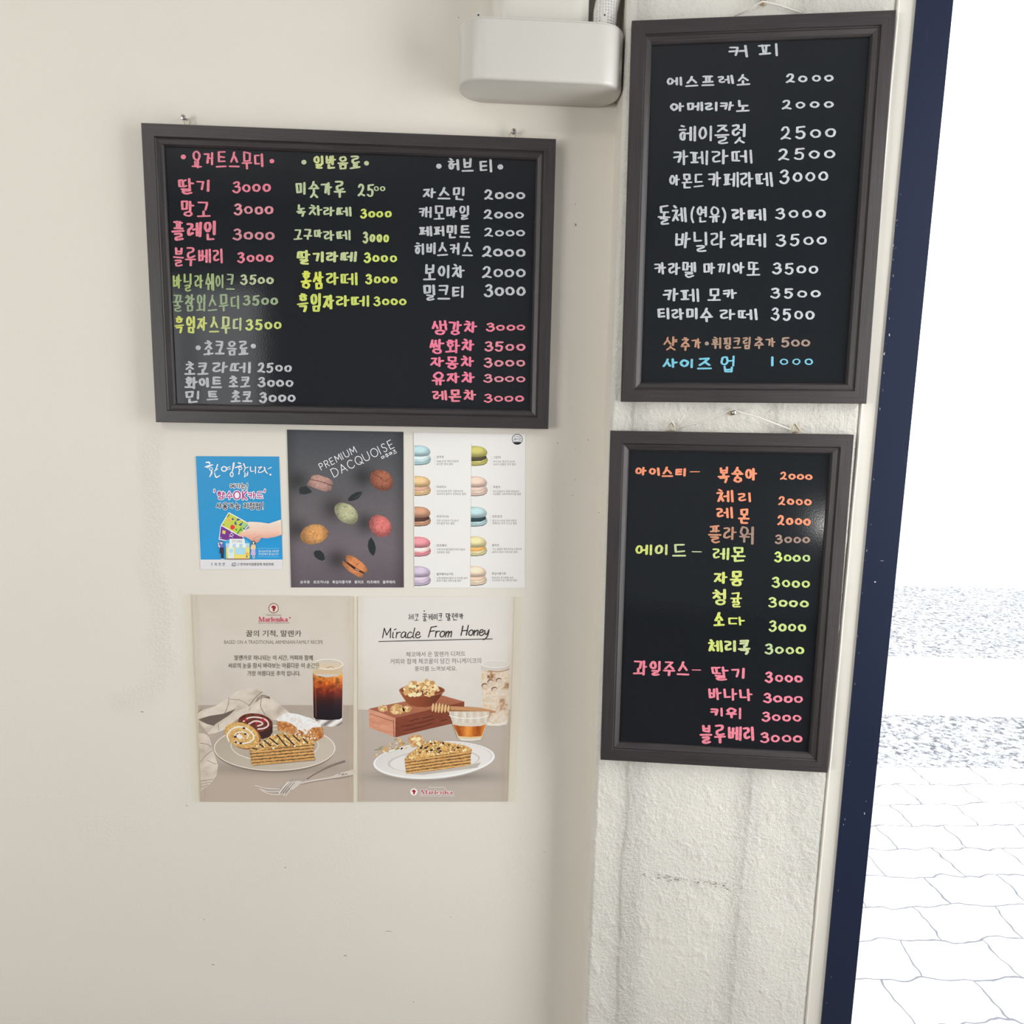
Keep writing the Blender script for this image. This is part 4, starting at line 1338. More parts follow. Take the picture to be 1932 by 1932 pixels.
for q in ([(610, 1050), (640, 1010)], [(540, 1160), (568, 1160)], [(872, 1200), (905, 1165)]): a.stroke(q, 9, (70, 76, 50))
a.done('printed_card', 'yellow-green card with blue, red and green shapes')
a = A1(); a.z = z1 + 120
a.poly([(1394, 1082), (1300, 1115), (1215, 1142), (1080, 1122), (930, 1115), (893, 1132), (928, 1165), (912, 1212), (868, 1244), (800, 1280), (776, 1300), (786, 1332), (866, 1334), (920, 1362), (968, 1395), (1030, 1428), (1075, 1402), (1102, 1350), (1190, 1358), (1300, 1340), (1404, 1306)], SK, 14)
a.stroke([(970, 1392), (1015, 1350), (1085, 1318)], 6, (190, 126, 108), smooth=True); a.stroke([(880, 1325), (960, 1318), (1010, 1290)], 5, (214, 160, 142), smooth=True)
a.stroke([(910, 1215), (935, 1200)], 9, (176, 96, 90))
a.done('printed_hand')
a = A1(); a.z = z1 + 140
a.poly([(592, 1425), (622, 1392), (895, 1392), (935, 1425), (935, 1655), (594, 1655)], (244, 214, 110))
a.poly([(575, 1425), (612, 1375), (640, 1375), (640, 1440), (590, 1445)], (70, 168, 220)); a.poly([(865, 1380), (895, 1385), (935, 1430), (865, 1430)], (70, 168, 220))
for k in range(7):
    x = 588 + k * 49
    a.poly([(x, 1432), (x + 49, 1432), (x + 49, 1480), (x + 36, 1496), (x + 13, 1496), (x, 1480)], (240, 242, 244) if k % 2 else (176, 206, 222))
a.poly([(640, 1365), (862, 1365), (866, 1436), (648, 1438)], (226, 230, 234))
a.text('STORE', 680, 828, 1385, 1420, (150, 160, 168), bold=.01)
a.poly([(622, 1497), (705, 1497), (706, 1650), (626, 1650)], (222, 234, 240)); a.poly([(634, 1510), (694, 1510), (694, 1570), (636, 1570)], (176, 214, 232)); a.poly([(636, 1580), (694, 1580), (694, 1640), (637, 1640)], (204, 226, 236))
a.poly([(722, 1497), (880, 1497), (880, 1594), (724, 1594)], (156, 206, 228))
for k in range(6): a.stroke([(735 + k * 26, 1503), (737 + k * 26, 1588)], 5, (208, 232, 240))
for x, y in ((880, 1580), (905, 1575), (890, 1600), (912, 1598)): a.ell(x, y, 12, 12, (226, 168, 60), n=10)
a.ell(893, 1625, 14, 14, (120, 120, 130), n=12)
a.poly([(596, 1653), (940, 1653), (938, 1666), (592, 1666)], (132, 82, 70))
a.done('printed_shop', 'little yellow shop with striped awning')
def figure(pp, name):
    a = A1(); a.z = z1 + 170
    for q, c in pp:
        if len(q) == 4 and not isinstance(q[0], tuple): a.ell(*q, c, n=16)
        else: a.poly(q, c)
    a.done(name)
figure([([(472, 1420), (488, 1415), (494, 1460), (512, 1470), (505, 1500), (480, 1478)], (226, 200, 196)), ([(505, 1448), (545, 1440), (562, 1490), (556, 1550), (500, 1520)], (112, 96, 186)),
        ([(500, 1490), (556, 1490), (562, 1580), (496, 1578)], (44, 40, 66)), ([(515, 1578), (532, 1578), (532, 1655), (520, 1655)], (30, 40, 70)), ([(538, 1578), (556, 1578), (556, 1655), (540, 1655)], (30, 40, 70)),
        ((523, 1420, 18, 22), (236, 206, 196)), ([(506, 1412), (515, 1395), (540, 1402), (540, 1418)], (150, 60, 70)), ([(514, 1655), (556, 1655), (562, 1664), (516, 1664)], (230, 226, 230))], 'printed_person')
figure([((995, 1425, 24, 32), (34, 28, 34)), ((992, 1424, 13, 18), (240, 214, 204)), ([(970, 1446), (1018, 1448), (1026, 1500), (1015, 1528), (950, 1515), (948, 1490)], (246, 196, 150)),
        ([(962, 1515), (1018, 1520), (1024, 1602), (950, 1600)], (196, 176, 216)), ([(975, 1600), (988, 1600), (994, 1655), (984, 1655)], (240, 210, 200)), ([(1000, 1600), (1012, 1600), (1012, 1650), (1004, 1652)], (240, 210, 200))], 'printed_person')
a = A1(); a.z = z1
for y in (1503, 1628): a.stroke([(1050, y), (1366, y + 2)], 4, (150, 205, 232))
a.text('향수OK카드를 사용하면', 1064, 1360, 1528, 1564, W_); a.text('옥천경제가 살아납니다!', 1066, 1356, 1572, 1606, W_)
a.done('printed_note')
a = A1(); a.z = z1
a.text('옥 천 군', 422, 576, 1714, 1760, (40, 40, 46), bold=.012)
a.stroke([(372, 1730), (384, 1720), (392, 1732), (380, 1745), (386, 1756)], 6, (60, 60, 66), smooth=True)
a.stroke([(735, 1722), (700, 1718), (680, 1738), (700, 1752), (730, 1742)], 8, (44, 44, 50), smooth=True); a.stroke([(670, 1750), (700, 1768), (738, 1752)], 6, (110, 110, 116), smooth=True)
a.text('한국외식업중앙회', 800, 1112, 1716, 1758, (40, 40, 46), bold=.012); a.text('옥천지회', 1130, 1284, 1716, 1758, (40, 40, 46), bold=.012); a.text('사단', 756, 790, 1718, 1734, (40, 40, 46)); a.text('법인', 756, 790, 1740, 1756, (40, 40, 46))
a.done('printed_credit')

# --- dacquoise poster
s2 = 6.0375
P2 = sheet('poster', 'dark grey portrait poster of six oval dacquoise biscuits and dark leaves', [(541, 811), (761, 815), (761, 1109), (549, 1108)], TH, base=(205, 203, 200))
def A2(z=0):
    q = Art(P2, onwall, TH + .00003, 530, 800, s2); q.z = z; return q
SH = [(190, 650, 130), (930, 600, 130), (600, 960, 150), (960, 1130, 120), (190, 1200, 130), (640, 1540, 130)]
def bg2(x, y):
    c = lerp3((y - 60) / 1800, (66, 68, 74), (82, 82, 86), (98, 93, 97), (106, 98, 104), (92, 84, 90))
    c = c * (1 - .22 * sstep(500, 700, np.abs(x - 735)))[..., None]
    for X, Y, r in SH: c = c * (1 - .38 * np.exp(-((x - X) ** 2 + (y - Y) ** 2) / (2 * (r * .62) ** 2)))[..., None]
    return c + 5 * (vnoise(x / 5, y / 5, 3) - .5)[..., None]
a = A2(); a.poly([(68, 64), (1396, 90), (1399, 1862), (116, 1862)], bg2, 16); a.done('grey_ground')
CAPS = {'P': [[(0, 1), (0, 0), (.55, 0), (.8, .14), (.8, .38), (.55, .52), (0, .52)]], 'R': [[(0, 1), (0, 0), (.55, 0), (.8, .14), (.8, .38), (.55, .52), (0, .52)], [(.42, .52), (.84, 1)]],
        'E': [[(.8, 0), (0, 0), (0, 1), (.8, 1)], [(0, .5), (.7, .5)]], 'M': [[(0, 1), (.08, 0), (.5, .7), (.92, 0), (1, 1)]], 'I': [[(.5, 0), (.5, 1)]],
        'U': [[(0, 0), (0, .65), (.15, .92), (.45, 1), (.75, .92), (.9, .65), (.9, 0)]], 'D': [[(0, 0), (0, 1), (.45, 1), (.8, .82), (.95, .5), (.8, .18), (.45, 0), (0, 0)]],
        'A': [[(0, 1), (.48, 0), (.96, 1)], [(.17, .66), (.79, .66)]], 'C': [[(.92, .18), (.68, .02), (.35, .02), (.08, .22), (0, .5), (.08, .78), (.35, .98), (.68, .98), (.92, .82)]],
        'O': [_el(.5, .5, .52, .5, 20) + [_el(.5, .5, .52, .5, 20)[0]]], 'Q': [_el(.5, .5, .52, .5, 20) + [_el(.5, .5, .52, .5, 20)[0]], [(.55, .72), (1, 1.08)]],
        'S': [[(.78, .14), (.55, .01), (.25, .03), (.08, .22), (.2, .42), (.6, .54), (.8, .74), (.65, .96), (.3, 1), (.04, .86)]]}
def caps(a, s_, bx, by, ex, ey, h, w, c, wid=None):
    L_ = math.hypot(ex - bx, ey - by); ux, uy = (ex - bx) / L_, (ey - by) / L_
    ws = [{'I': .18, 'M': 1.0, 'P': .72, 'E': .7, 'S': .72, 'R': .76}.get(q, .92) for q in s_]
    gap = .30; sc = L_ / (sum(ws) + gap * (len(s_) - 1)); t = 0
    for q, w0 in zip(s_, ws):
        for st in CAPS[q]:
            pts = []
            for u, v in st:
                uu = (u if q != 'I' else 0) * (w0 if q not in 'IM' else 1)
                X, Y = (t + uu) * sc, (1 - v) * h
                pts.append((bx + ux * X + uy * Y, by + uy * X - ux * Y))
            a.stroke(pts, w, c)
        t += w0 + gap
a = A2(60); caps(a, 'PREMIUM', 462, 525, 866, 322, 76, 8, (226, 226, 228)); a.done('printed_title')
a = A2(60); caps(a, 'DACQUOISE', 606, 606, 1300, 262, 96, 8.5, (226, 226, 228)); a.done('printed_title')
a = A2(60); word(a, '다쿠아즈', 1156, 1346, 362, 412, (226, 226, 228), w=6.5, rot=-26, jit=0); a.done('printed_title')
def cookie(base, seed, cx, cy, rot, crack=.0, rr=140):
    base = np.array(base, float)
    r = math.radians(rot)
    def f(x, y):
        u, v = (x - cx) * math.cos(r) + (y - cy) * math.sin(r), -(x - cx) * math.sin(r) + (y - cy) * math.cos(r)
        n = fbm(x / 26, y / 26, seed, 4); n2 = vnoise(x / 9, y / 9, seed + 9)
        lit = 1.0 - .30 * sstep(.35, 1.0, np.hypot(x - cx - 18, y - cy + 22) / rr) + .10 * (n - .5) * 2
        c = base * lit[..., None] + 26 * (n2 - .5)[..., None]
        pits = sstep(.70, .80, fbm(x / 16, y / 16, seed + 3))
        return c * (1 - .42 * pits)[..., None]
    return f
for nm, cx, cy, rx, ry, rot, bc, sd in (('brown', 1145, 640, 142, 112, 32, (160, 98, 76), 2), ('pale green', 745, 1018, 150, 104, 36, (178, 178, 142), 3), ('orange', 378, 1257, 162, 112, -12, (208, 152, 94), 5), ('pink', 1133, 1162, 140, 114, 44, (206, 114, 110), 7)):
    a = A2(80)
    a.ell(cx, cy, rx, ry, cookie(bc, sd, cx, cy, rot, rr=rx), rot=rot, sp=7, n=48, wob=.04, seed=sd)
    if nm == 'brown':
        for q in ([(1070, 590), (1110, 595), (1145, 630), (1195, 660)], [(1145, 630), (1150, 600)], [(1195, 655), (1230, 620), (1245, 625)], [(1150, 700), (1170, 745)]): a.stroke(q, 5, (70, 34, 26), smooth=True)
    if nm == 'orange':
        for q in ([(250, 1280), (300, 1220), (380, 1250)], [(330, 1340), (380, 1240), (400, 1180)], [(510, 1190), (520, 1240), (490, 1285)]): a.stroke(q, 4, (176, 110, 56), smooth=True)
    a.done('printed_biscuit', nm + ' oval biscuit')
a = A2(80)
fq = cookie((178, 138, 128), 11, 440, 670, 0, rr=170)
a.poly([(350, 592), (385, 580), (430, 578), (530, 612), (580, 640), (594, 672), (584, 705), (500, 668), (420, 645), (335, 628)], fq, 7)
a.poly([(330, 630), (420, 648), (500, 672), (582, 708), (572, 752), (512, 772), (440, 750), (340, 712), (292, 694), (310, 655)], fq, 7)
a.stroke([(335, 630), (420, 648), (500, 670), (584, 702)], 7, (74, 44, 40), smooth=True)
a.done('printed_biscuit', 'mauve sandwiched biscuit')
a = A2(80)
fq = cookie((206, 132, 84), 13, 850, 1620, 0, rr=180)
a.poly([(745, 1560), (775, 1545), (950, 1680), (945, 1710), (900, 1705), (760, 1600)], (58, 30, 26))
a.poly([(738, 1500), (780, 1492), (840, 1515), (930, 1580), (985, 1650), (982, 1690), (950, 1692), (860, 1640), (740, 1560)], fq, 7)
a.poly([(702, 1555), (730, 1575), (840, 1660), (940, 1705), (936, 1748), (885, 1745), (770, 1675), (695, 1600)], fq, 7)
a.stroke([(850, 1650), (890, 1670)], 10, (190, 160, 150))
a.done('printed_biscuit', 'orange sandwiched biscuit with dark filling')
LF = (38, 44, 46)
a = A2(80); a.poly([(205, 745), (225, 715), (290, 708), (330, 745), (355, 775), (320, 790), (270, 802), (215, 795)], LF); a.done('printed_leaf')
a = A2(80); a.poly([(926, 768), (918, 800), (880, 850), (830, 872), (770, 880), (765, 850), (800, 810), (860, 776)], LF); a.stroke([(845, 845), (905, 795)], 5, (80, 86, 88)); a.done('printed_leaf')
a = A2(80); a.poly([(1030, 1290), (1065, 1350), (1082, 1410), (1072, 1465), (1052, 1504), (1010, 1460), (990, 1390), (1000, 1330)], LF); a.done('printed_leaf')
a = A2(80); a.poly([(372, 1465), (395, 1442), (450, 1440), (488, 1480), (502, 1535), (488, 1562), (430, 1545), (385, 1510)], LF); a.ell(487, 1557, 6, 6, (150, 120, 110), n=10); a.done('printed_leaf')
for t, x0, x1 in (('순우유', 220, 330), ('초코가나슈', 370, 550), ('흑임자콩가루', 585, 800), ('황치즈', 838, 943), ('라즈베리', 980, 1120), ('블루베리', 1160, 1300)):
    a = A2(60); a.text(t, x0, x1, 1782, 1818, (230, 230, 232), bold=.012); a.done('printed_caption')

# --- macaron poster
s3 = 6.039
P3 = sheet('poster', 'white poster listing ten coloured macarons in two columns', [(780.6, 816), (991.5, 819), (990.6, 1108.5), (781.6, 1108.5)], TH, base=(222, 220, 218))
def A3(z=0):
    q = Art(P3, onwall, TH + .00003, 770, 800, s3); q.z = z; return q
a = A3(2); a.stroke([(722, 228), (714, 1000), (708, 1862)], 3.5, (176, 174, 172)); a.done('fold_line')
a = A3(2)
a.ell(1243, 175, 61, 61, (36, 36, 38)); a.ell(1243, 175, 54, 54, (232, 231, 230)); a.poly([(1196, 205), (1290, 205), (1270, 225), (1243, 230), (1216, 225)], (36, 36, 38))
a.text('HACCP', 1203, 1285, 158, 184, (30, 30, 32), bold=.02); a.stroke([(1200, 190), (1243, 200), (1287, 190)], 5, (36, 36, 38), smooth=True); a.stroke([(1212, 146), (1243, 142), (1276, 146)], 5, (90, 90, 92))
a.done('printed_badge', 'round black certification badge')
MAC = [[((180, 208, 212), (208, 226, 226), 'pale blue'), ((222, 188, 140), (204, 164, 138), 'caramel'), ((198, 150, 122), (84, 58, 50), 'brown'), ((228, 146, 156), (242, 220, 214), 'pink'), ((200, 184, 204), (212, 194, 210), 'lilac')],
       [((196, 188, 110), (78, 72, 50), 'olive green'), ((228, 200, 184), (218, 194, 182), 'pale peach'), ((184, 210, 212), (44, 68, 72), 'mint with dark filling'), ((222, 212, 164), (226, 174, 104), 'pale yellow'), ((234, 212, 188), (226, 196, 172), 'cream')]]
YM = [[355, 705, 1053, 1397, 1732], [363, 708, 1055, 1392, 1730]]
TX = [[('순우유', '100%우유 버터크림의', '순수한 맛의 필링'), ('티라미수', '모카코코에 진한 크림치즈와', '코코아의 풍미가 조화로운 필링'), ('초코가나슈', '진한 다크초코 가나슈가', '부드럽게 녹는 필링'), ('라즈베리', '수제 라즈베리잼과 버터크림의', '조화로운 필링'), ('블루베리요거트', '수제 블루베리잼과 요거트를 넣어', '풍미가 좋은 버터크림 필링')],
      [('그린티', '부드러운 밀크가나슈와', '녹차의 쌉쌀한 맛의 필링'), ('쿠앤크', '쿠키크런치가 콕콕 박혀있어', '식감좋은 크런치버터크림 필링'), ('민트초코', '밀크가나슈와 민트시럽의', '톡톡튀는 맛의 가나슈 필링'), ('황치즈', '고소 쌉쌀한 체다치즈& 크림치즈', '&버터크림의 조화로운 필링'), ('흑임자콩가루', '흑임자와 콩가루를 넣어', '고소한맛이 업그레이된 필링')]]
TW = [[(82, 248, 184), (110, 302, 332), (138, 250, 200), (112, 322, 148), (190, 348, 276)], [(84, 244, 256), (84, 296, 318), (110, 272, 276), (80, 338, 288), (162, 244, 288)]]
TY = [[(375, 424, 456), (717, 765, 797), (1053, 1101, 1132), (1384, 1429, 1462), (1710, 1756, 1786)], [(380, 428, 460), (719, 768, 798), (1053, 1101, 1132), (1382, 1425, 1458), (1705, 1751, 1781)]]
def shell(base, cx, cy, amp=1.0):
    base = np.array(base, float)
    def f(x, y):
        u, v = (x - cx) / 110., (y - cy) / 60.
        l_ = 1.05 - .26 * sstep(.3, 1.15, np.hypot(u * .9 - .0, v + .25)) - .12 * sstep(.2, 1.2, v)
        return base * l_[..., None] + 8 * (vnoise(x / 6, y / 6, 2) - .5)[..., None]
    return f
for ci in range(2):
    for ri in range(5):
        bc, fc, nm = MAC[ci][ri]
        y0 = YM[ci][ri]; x0 = 72 if ci == 0 else np.interp(y0, [228, 1862], [722, 709])
        a = A3(6)
        P = lambda q: [(x0 + u, y0 + v) for u, v in q]
        dk = tuple(np.array(bc) * .62)
        a.poly(P([(0, 66), (100, 70), (160, 50), (182, 30), (188, 50), (176, 82), (140, 104), (60, 114), (0, 113)]), tuple(np.array(bc) * .40))
        a.poly(P([(0, 58), (100, 62), (160, 40), (178, 14), (187, 40), (178, 74), (140, 97), (60, 107), (0, 106)]), shell(bc, x0 + 60, y0 + 66), 9)
        a.stroke(P([(0, 78), (60, 84), (120, 74), (176, 44)]), 5, dk, smooth=True); a.stroke(P([(10, 70), (70, 72)]), 3, dk)
        a.poly(P([(0, 6), (80, 10), (150, -8), (174, 6), (168, 34), (110, 58), (0, 62)]), shell(fc, x0 + 60, y0 + 30), 9)
        a.poly(P([(0, -112), (60, -113), (110, -105), (150, -88), (176, -60), (183, -36), (172, -8), (140, 8), (80, 16), (0, 14)]), shell(bc, x0 + 60, y0 - 50), 9)
        a.stroke(P([(0, 12), (80, 13), (140, 4), (174, -14)]), 4.5, dk, smooth=True)
        a.done('printed_macaron', nm + ' macaron')
        a = A3(4)
        tx = 325 if ci == 0 else np.interp(y0, [363, 1730], [970, 953])
        w3, yy = TW[ci][ri], TY[ci][ri]
        a.stroke([(tx - 22, yy[0] - 18), (tx - 22, yy[2] + 16)], 2.2, (190, 188, 186))
        a.text(TX[ci][ri][0], tx, tx + w3[0], yy[0] - 15, yy[0] + 15, (74, 72, 72), bold=.006)
        a.text(TX[ci][ri][1], tx, tx + w3[1], yy[1] - 13, yy[1] + 13, (92, 90, 90)); a.text(TX[ci][ri][2], tx, tx + w3[2], yy[2] - 13, yy[2] + 13, (92, 90, 90))
        a.done('printed_note')

# --- shared bits for the two cake posters
def serif(a, x0, x1, y0, y1, c, halo=None):
    """the bold serif word of the cake maker's logo, drawn letter by letter"""
    W = x1 - x0; Hh = y1 - y0
    L_ = {'M': (0, .20), 'a': (.205, .30), 'r': (.315, .40), 'l': (.41, .46), 'e': (.475, .57), 'n': (.58, .70), 'k': (.71, .83), 'b': (.84, 1.0)}
    st = []
    def S(u0, v0, u1, v1, t): st.append(([(x0 + u0 * W, y0 + v0 * Hh), (x0 + u1 * W, y0 + v1 * Hh)], t))
    T_, t_ = .026 * W, .010 * W
    S(.015, .02, .015, 1, t_); S(.03, .03, .09, .95, T_); S(.09, .95, .155, .05, t_); S(.165, .04, .165, .97, T_); S(0, .98, .04, .98, t_); S(.145, .98, .19, .98, t_); S(0, .02, .03, .02, t_)
    for u in (.215, .875):
        S(u + .058, .42, u + .062, .95, T_); S(u + .005, .42, u + .045, .34, t_); S(u + .055, .58, u + .012, .70, t_); S(u + .008, .74, u + .014, .92, T_ * .8); S(u + .02, .96, u + .05, .86, t_); S(u + .066, .97, u + .088, .95, t_)
    S(.335, .38, .335, .96, T_); S(.318, .97, .36, .97, t_); S(.352, .46, .385, .38, t_ * 1.6); S(.32, .36, .335, .36, t_)
    S(.435, .03, .435, .96, T_); S(.415, .97, .458, .97, t_); S(.418, .03, .43, .03, t_)
    S(.486, .50, .488, .84, T_ * .9); S(.495, .40, .535, .36, t_); S(.545, .40, .552, .58, T_ * .6); S(.49, .62, .552, .62, t_); S(.50, .94, .535, .97, t_); S(.535, .97, .558, .84, t_)
    S(.605, .38, .605, .96, T_); S(.588, .97, .63, .97, t_); S(.62, .46, .655, .37, t_); S(.672, .46, .672, .96, T_); S(.655, .97, .70, .97, t_)
    S(.735, .03, .735, .96, T_); S(.715, .97, .76, .97, t_); S(.75, .66, .80, .40, t_); S(.775, .56, .825, .94, T_); S(.785, .38, .82, .38, t_); S(.81, .97, .85, .97, t_)
    if halo:
        for p, t in st: a.stroke(p, t + halo[1], halo[0])
    for p, t in st: a.stroke(p, t, c)
def emblem(a, cx, cy, r, ring, inner, c):
    a.ell(cx, cy, r, r, ring); a.ell(cx, cy, r * .86, r * .86, inner); 
    if ring is not inner: pass
    a.ell(cx, cy - r * .16, r * .46, r * .38, c, n=24)
    a.poly([(cx - r * .46, cy - r * .15), (cx - r * .30, cy - r * .45), (cx + r * .3, cy - r * .42), (cx + r * .42, cy + r * .05), (cx + r * .22, cy + r * .30), (cx + r * .28, cy + r * .60), (cx - r * .22, cy + r * .60), (cx - r * .10, cy + r * .32), (cx - r * .26, cy + r * .18)], c)
    a.ell(cx - r * .30, cy + r * .12, r * .10, r * .22, inner, n=12)
def cake(x, y, seed, top):
    n = fbm(x / 22, y / 14, seed, 4); n2 = vnoise(x / 9, y / 7, seed + 5)
    if top:
        c = lerp3(n, (120, 74, 40), (206, 160, 94), (240, 212, 150))
        return c + 40 * (n2 - .5)[..., None]
    return None
def layers(seed, ytl, ytr, ybl, ybr, xl_, xr_, nl):
    def f(x, y):
        t = (x - xl_) / (xr_ - xl_)
        v = (y - (ytl + (ytr - ytl) * t)) / ((ybl + (ybr - ybl) * t) - (ytl + (ytr - ytl) * t))
        w = v * nl + .35 * (fbm(x / 30, y / 12, seed) - .5)
        fr = w - np.floor(w)
        c = lerp3(fbm(x / 40, y / 10, seed + 2), (184, 128, 70), (210, 160, 98), (228, 184, 124))
        dark = (1 - sstep(.10, .26, np.abs(fr - .5))) * (.45 + .75 * vnoise(x / 11, y / 9, seed + 4))
        c = c * (1 - .60 * np.clip(dark, 0, 1))[..., None]
        return c + 22 * (vnoise(x / 5, y / 5, seed + 7) - .5)[..., None]
    return f
def crumbs(a, pts, seed, cols, r0, r1, n, inpoly):
    R_ = random.Random(seed)
    k = 0
    xs_, ys_ = [p[0] for p in inpoly], [p[1] for p in inpoly]
    while k < n:
        x, y = R_.uniform(min(xs_), max(xs_)), R_.uniform(min(ys_), max(ys_))
        ins = False
        xj, yj = inpoly[-1]
        for xi, yi in inpoly:
            if (yi > y) != (yj > y) and x < (xj - xi) * (y - yi) / (yj - yi) + xi: ins = not ins
            xj, yj = xi, yi
        if not ins: continue
        r = R_.uniform(r0, r1)
        a.ell(x, y, r, r * R_.uniform(.5, .9), R_.choice(cols), rot=R_.uniform(0, 180), n=9)
        k += 1
def mottled(c0, c1, sx, sy, seed, lo=.2, hi=.8):
    return lambda x, y: lerp3(sstep(lo, hi, fbm(x / sx, y / sy, seed)), c0, c1)

# --- cake poster, left
s4 = 5.8545
P4 = sheet('poster', 'beige cake poster with iced coffee, plate of cakes and two forks', [(361.7, 1121.7), (667, 1125), (667, 1513.5), (377.6, 1512.5)], TH, base=(200, 190, 178))
def A4(z=0):
    q = Art(P4, onwall, TH + .00003, 350, 1110, s4); q.z = z; return q
BB = 995.3
a = A4()
a.poly([(70, 70), (1853, 88), (1853, 1292), (137, 1292)], lambda x, y: lerp3((y - 70) / 1200 + .5 * (fbm(x / 240, y / 200, 3) - .5), (199, 190, 178), (205, 196, 186), (196, 186, 177)), 40)
a.poly([(137, 1290), (1853, 1290), (1853, 2362), (163, 2358)], lambda x, y: lerp3((y - 1290) / 1070 + .5 * (fbm(x / 200, y / 90, 5) - .5), (168, 155, 144), (178, 164, 152), (182, 166, 153)) * (1 - .18 * np.exp(-((x - 950) / 760) ** 2 - ((y - 1990) / 70) ** 2))[..., None], 32)
a.done('beige_ground')
def logo4():
    a = A4(10)
    emblem(a, 973, 220, 56, (120, 40, 44), (216, 208, 198), (150, 30, 42)); a.ell(0, 0, .1, .1, (0, 0, 0), n=3)
    serif(a, 810, 1142, 318, 366, (176, 34, 58), ((222, 170, 176), 8))
    a.ell(1153, 325, 8, 8, (176, 60, 72), n=12)
    a.text('Miracle from honey', 893, 1058, 285, 308, (130, 110, 100)); a.text('BASED ON A TRADITIONAL ARMENIAN FAMILY RECIPE', 806, 1148, 377, 388, (120, 90, 86))
    a.done('printed_logo', 'red maker logo with round emblem')
logo4()
a = A4(10); a.text('꿀의 기적, 말렌카', 668, 1280, 463, 538, (66, 58, 46), bold=.012); a.done('printed_title')
a = A4(10); a.text('BASED ON A TRADITIONAL ARMENIAN FAMILY RECIPE', 428, 1517, 574, 614, (96, 88, 78)); a.done('printed_title')
for t, x0, x1, y0, y1 in (('말렌카로 하나되는 이 시간, 커피와 함께', 540, 1405, 738, 798), ('서로의 눈을 잠시 바라보는 아름다운 이 순간은', 472, 1480, 824, 882), ('가장 아름다운 추억 입니다.', 683, 1270, 912, 968)):
    a = A4(110); a.text(t, x0, x1, y0, y1, (88, 78, 66), bold=.003); a.done('printed_line')
# napkin
LN = lambda seed: (lambda x, y: lerp3(.5 + .8 * (fbm(x / 90 + y / 160, y / 60, seed) - .5) + .12 * np.sin((x * .6 + y) / 46), (168, 154, 138), (205, 193, 180), (224, 214, 203)))
a = A4(12)
a.poly([(133, 1375), (200, 1340), (330, 1300), (470, 1210), (560, 1140), (680, 1100), (780, 1112), (860, 1150), (940, 1205), (1050, 1290), (1150, 1375), (1010, 1450), (800, 1400), (600, 1420), (420, 1560), (260, 1615), (180, 1520), (135, 1460)], LN(3), 18)
a.poly([(137, 1450), (260, 1410), (420, 1385), (560, 1330), (440, 1440), (320, 1520), (240, 1500), (180, 1470)], (104, 92, 84))
a.poly([(240, 1612), (330, 1500), (470, 1410), (700, 1290), (800, 1190), (850, 1150), (940, 1210), (1050, 1290), (1140, 1375), (1000, 1460), (760, 1400), (560, 1450), (430, 1560), (330, 1600)], LN(8), 16)
for q, w in (([(480, 1205), (470, 1290), (430, 1385)], 6), ([(490, 1225), (600, 1235), (700, 1290)], 5), ([(845, 1145), (770, 1210), (700, 1300)], 8), ([(845, 1180), (830, 1290), (850, 1350), (880, 1390)], 6), ([(360, 1500), (370, 1570)], 5), ([(720, 1310), (700, 1350)], 5), ([(133, 1375), (180, 1335)], 6)):
    a.stroke(q, w, (120, 104, 88), smooth=True)
for k in range(3): a.stroke([(790 - 8 * k, 1215 + 20 * k), (850, 1178 + 14 * k), (930, 1205 + 6 * k)], 6, (96, 80, 66), smooth=True)
a.poly([(143, 1600), (200, 1600), (260, 1640), (285, 1735), (320, 1830), (360, 1960), (345, 2070), (270, 2160), (168, 2245), (163, 2050), (155, 1800)], LN(5), 18)
for q in ([(163, 1920), (220, 1850), (295, 1790)], [(160, 1710), (230, 1720), (280, 1745)], [(240, 1900), (340, 1945)], [(163, 2130), (230, 2120), (300, 2110)], [(165, 2165), (280, 2140)], [(168, 2195), (250, 2170)]): a.stroke(q, 5, (118, 104, 92), smooth=True)
a.stroke([(145, 1608), (215, 1612), (262, 1660), (284, 1735)], 12, (206, 196, 184), smooth=True)
a.done('printed_napkin')
# glass
a = A4(40)
def coffee(x, y):
    t = (y - 940) / 490
    c = lerp3(t, (214, 150, 74), (196, 96, 34), (128, 44, 26), (58, 26, 28), (34, 24, 30), (28, 22, 28))
    n = fbm(x / 48, y / 40, 6)
    k = np.clip(1 - t * 1.7, 0, 1)[..., None]
    return c * (1 - k * .55 * sstep(.45, .62, n)[..., None]) + k * 95 * sstep(.56, .72, fbm(x / 40, y / 34, 16))[..., None] * np.array([1.0, .6, .25]) + 20 * ((x > 1640) * np.clip(1 - t, 0, 1))[..., None]
a.poly([(1400, 850), (1742, 850), (1738, 945), (1402, 945)], lambda x, y: lerp3((y - 850) / 100, (196, 186, 172), (206, 176, 132)), 20)
a.poly([(1402, 935), (1450, 965), (1570, 985), (1690, 965), (1740, 935), (1732, 1430), (1700, 1448), (1570, 1456), (1440, 1445), (1414, 1425)], coffee, 9)
a.ell(1573, 838, 170, 60, (226, 222, 214)); a.ell(1573, 838, 158, 50, lambda x, y: lerp3((y - 790) / 100, (198, 189, 178), (214, 192, 160)), sp=22)
a.poly([(1414, 1425), (1440, 1446), (1570, 1457), (1700, 1448), (1733, 1428), (1733, 1490), (1690, 1520), (1600, 1528), (1500, 1515), (1420, 1450)], lambda x, y: lerp3(.5 + .5 * np.sin(x / 26 + y / 18), (120, 112, 108), (206, 200, 196), (232, 228, 224)), 12)
for q in ([(1402, 850), (1410, 1430)], [(1741, 850), (1733, 1430)]): a.stroke(q, 6, (210, 200, 188))
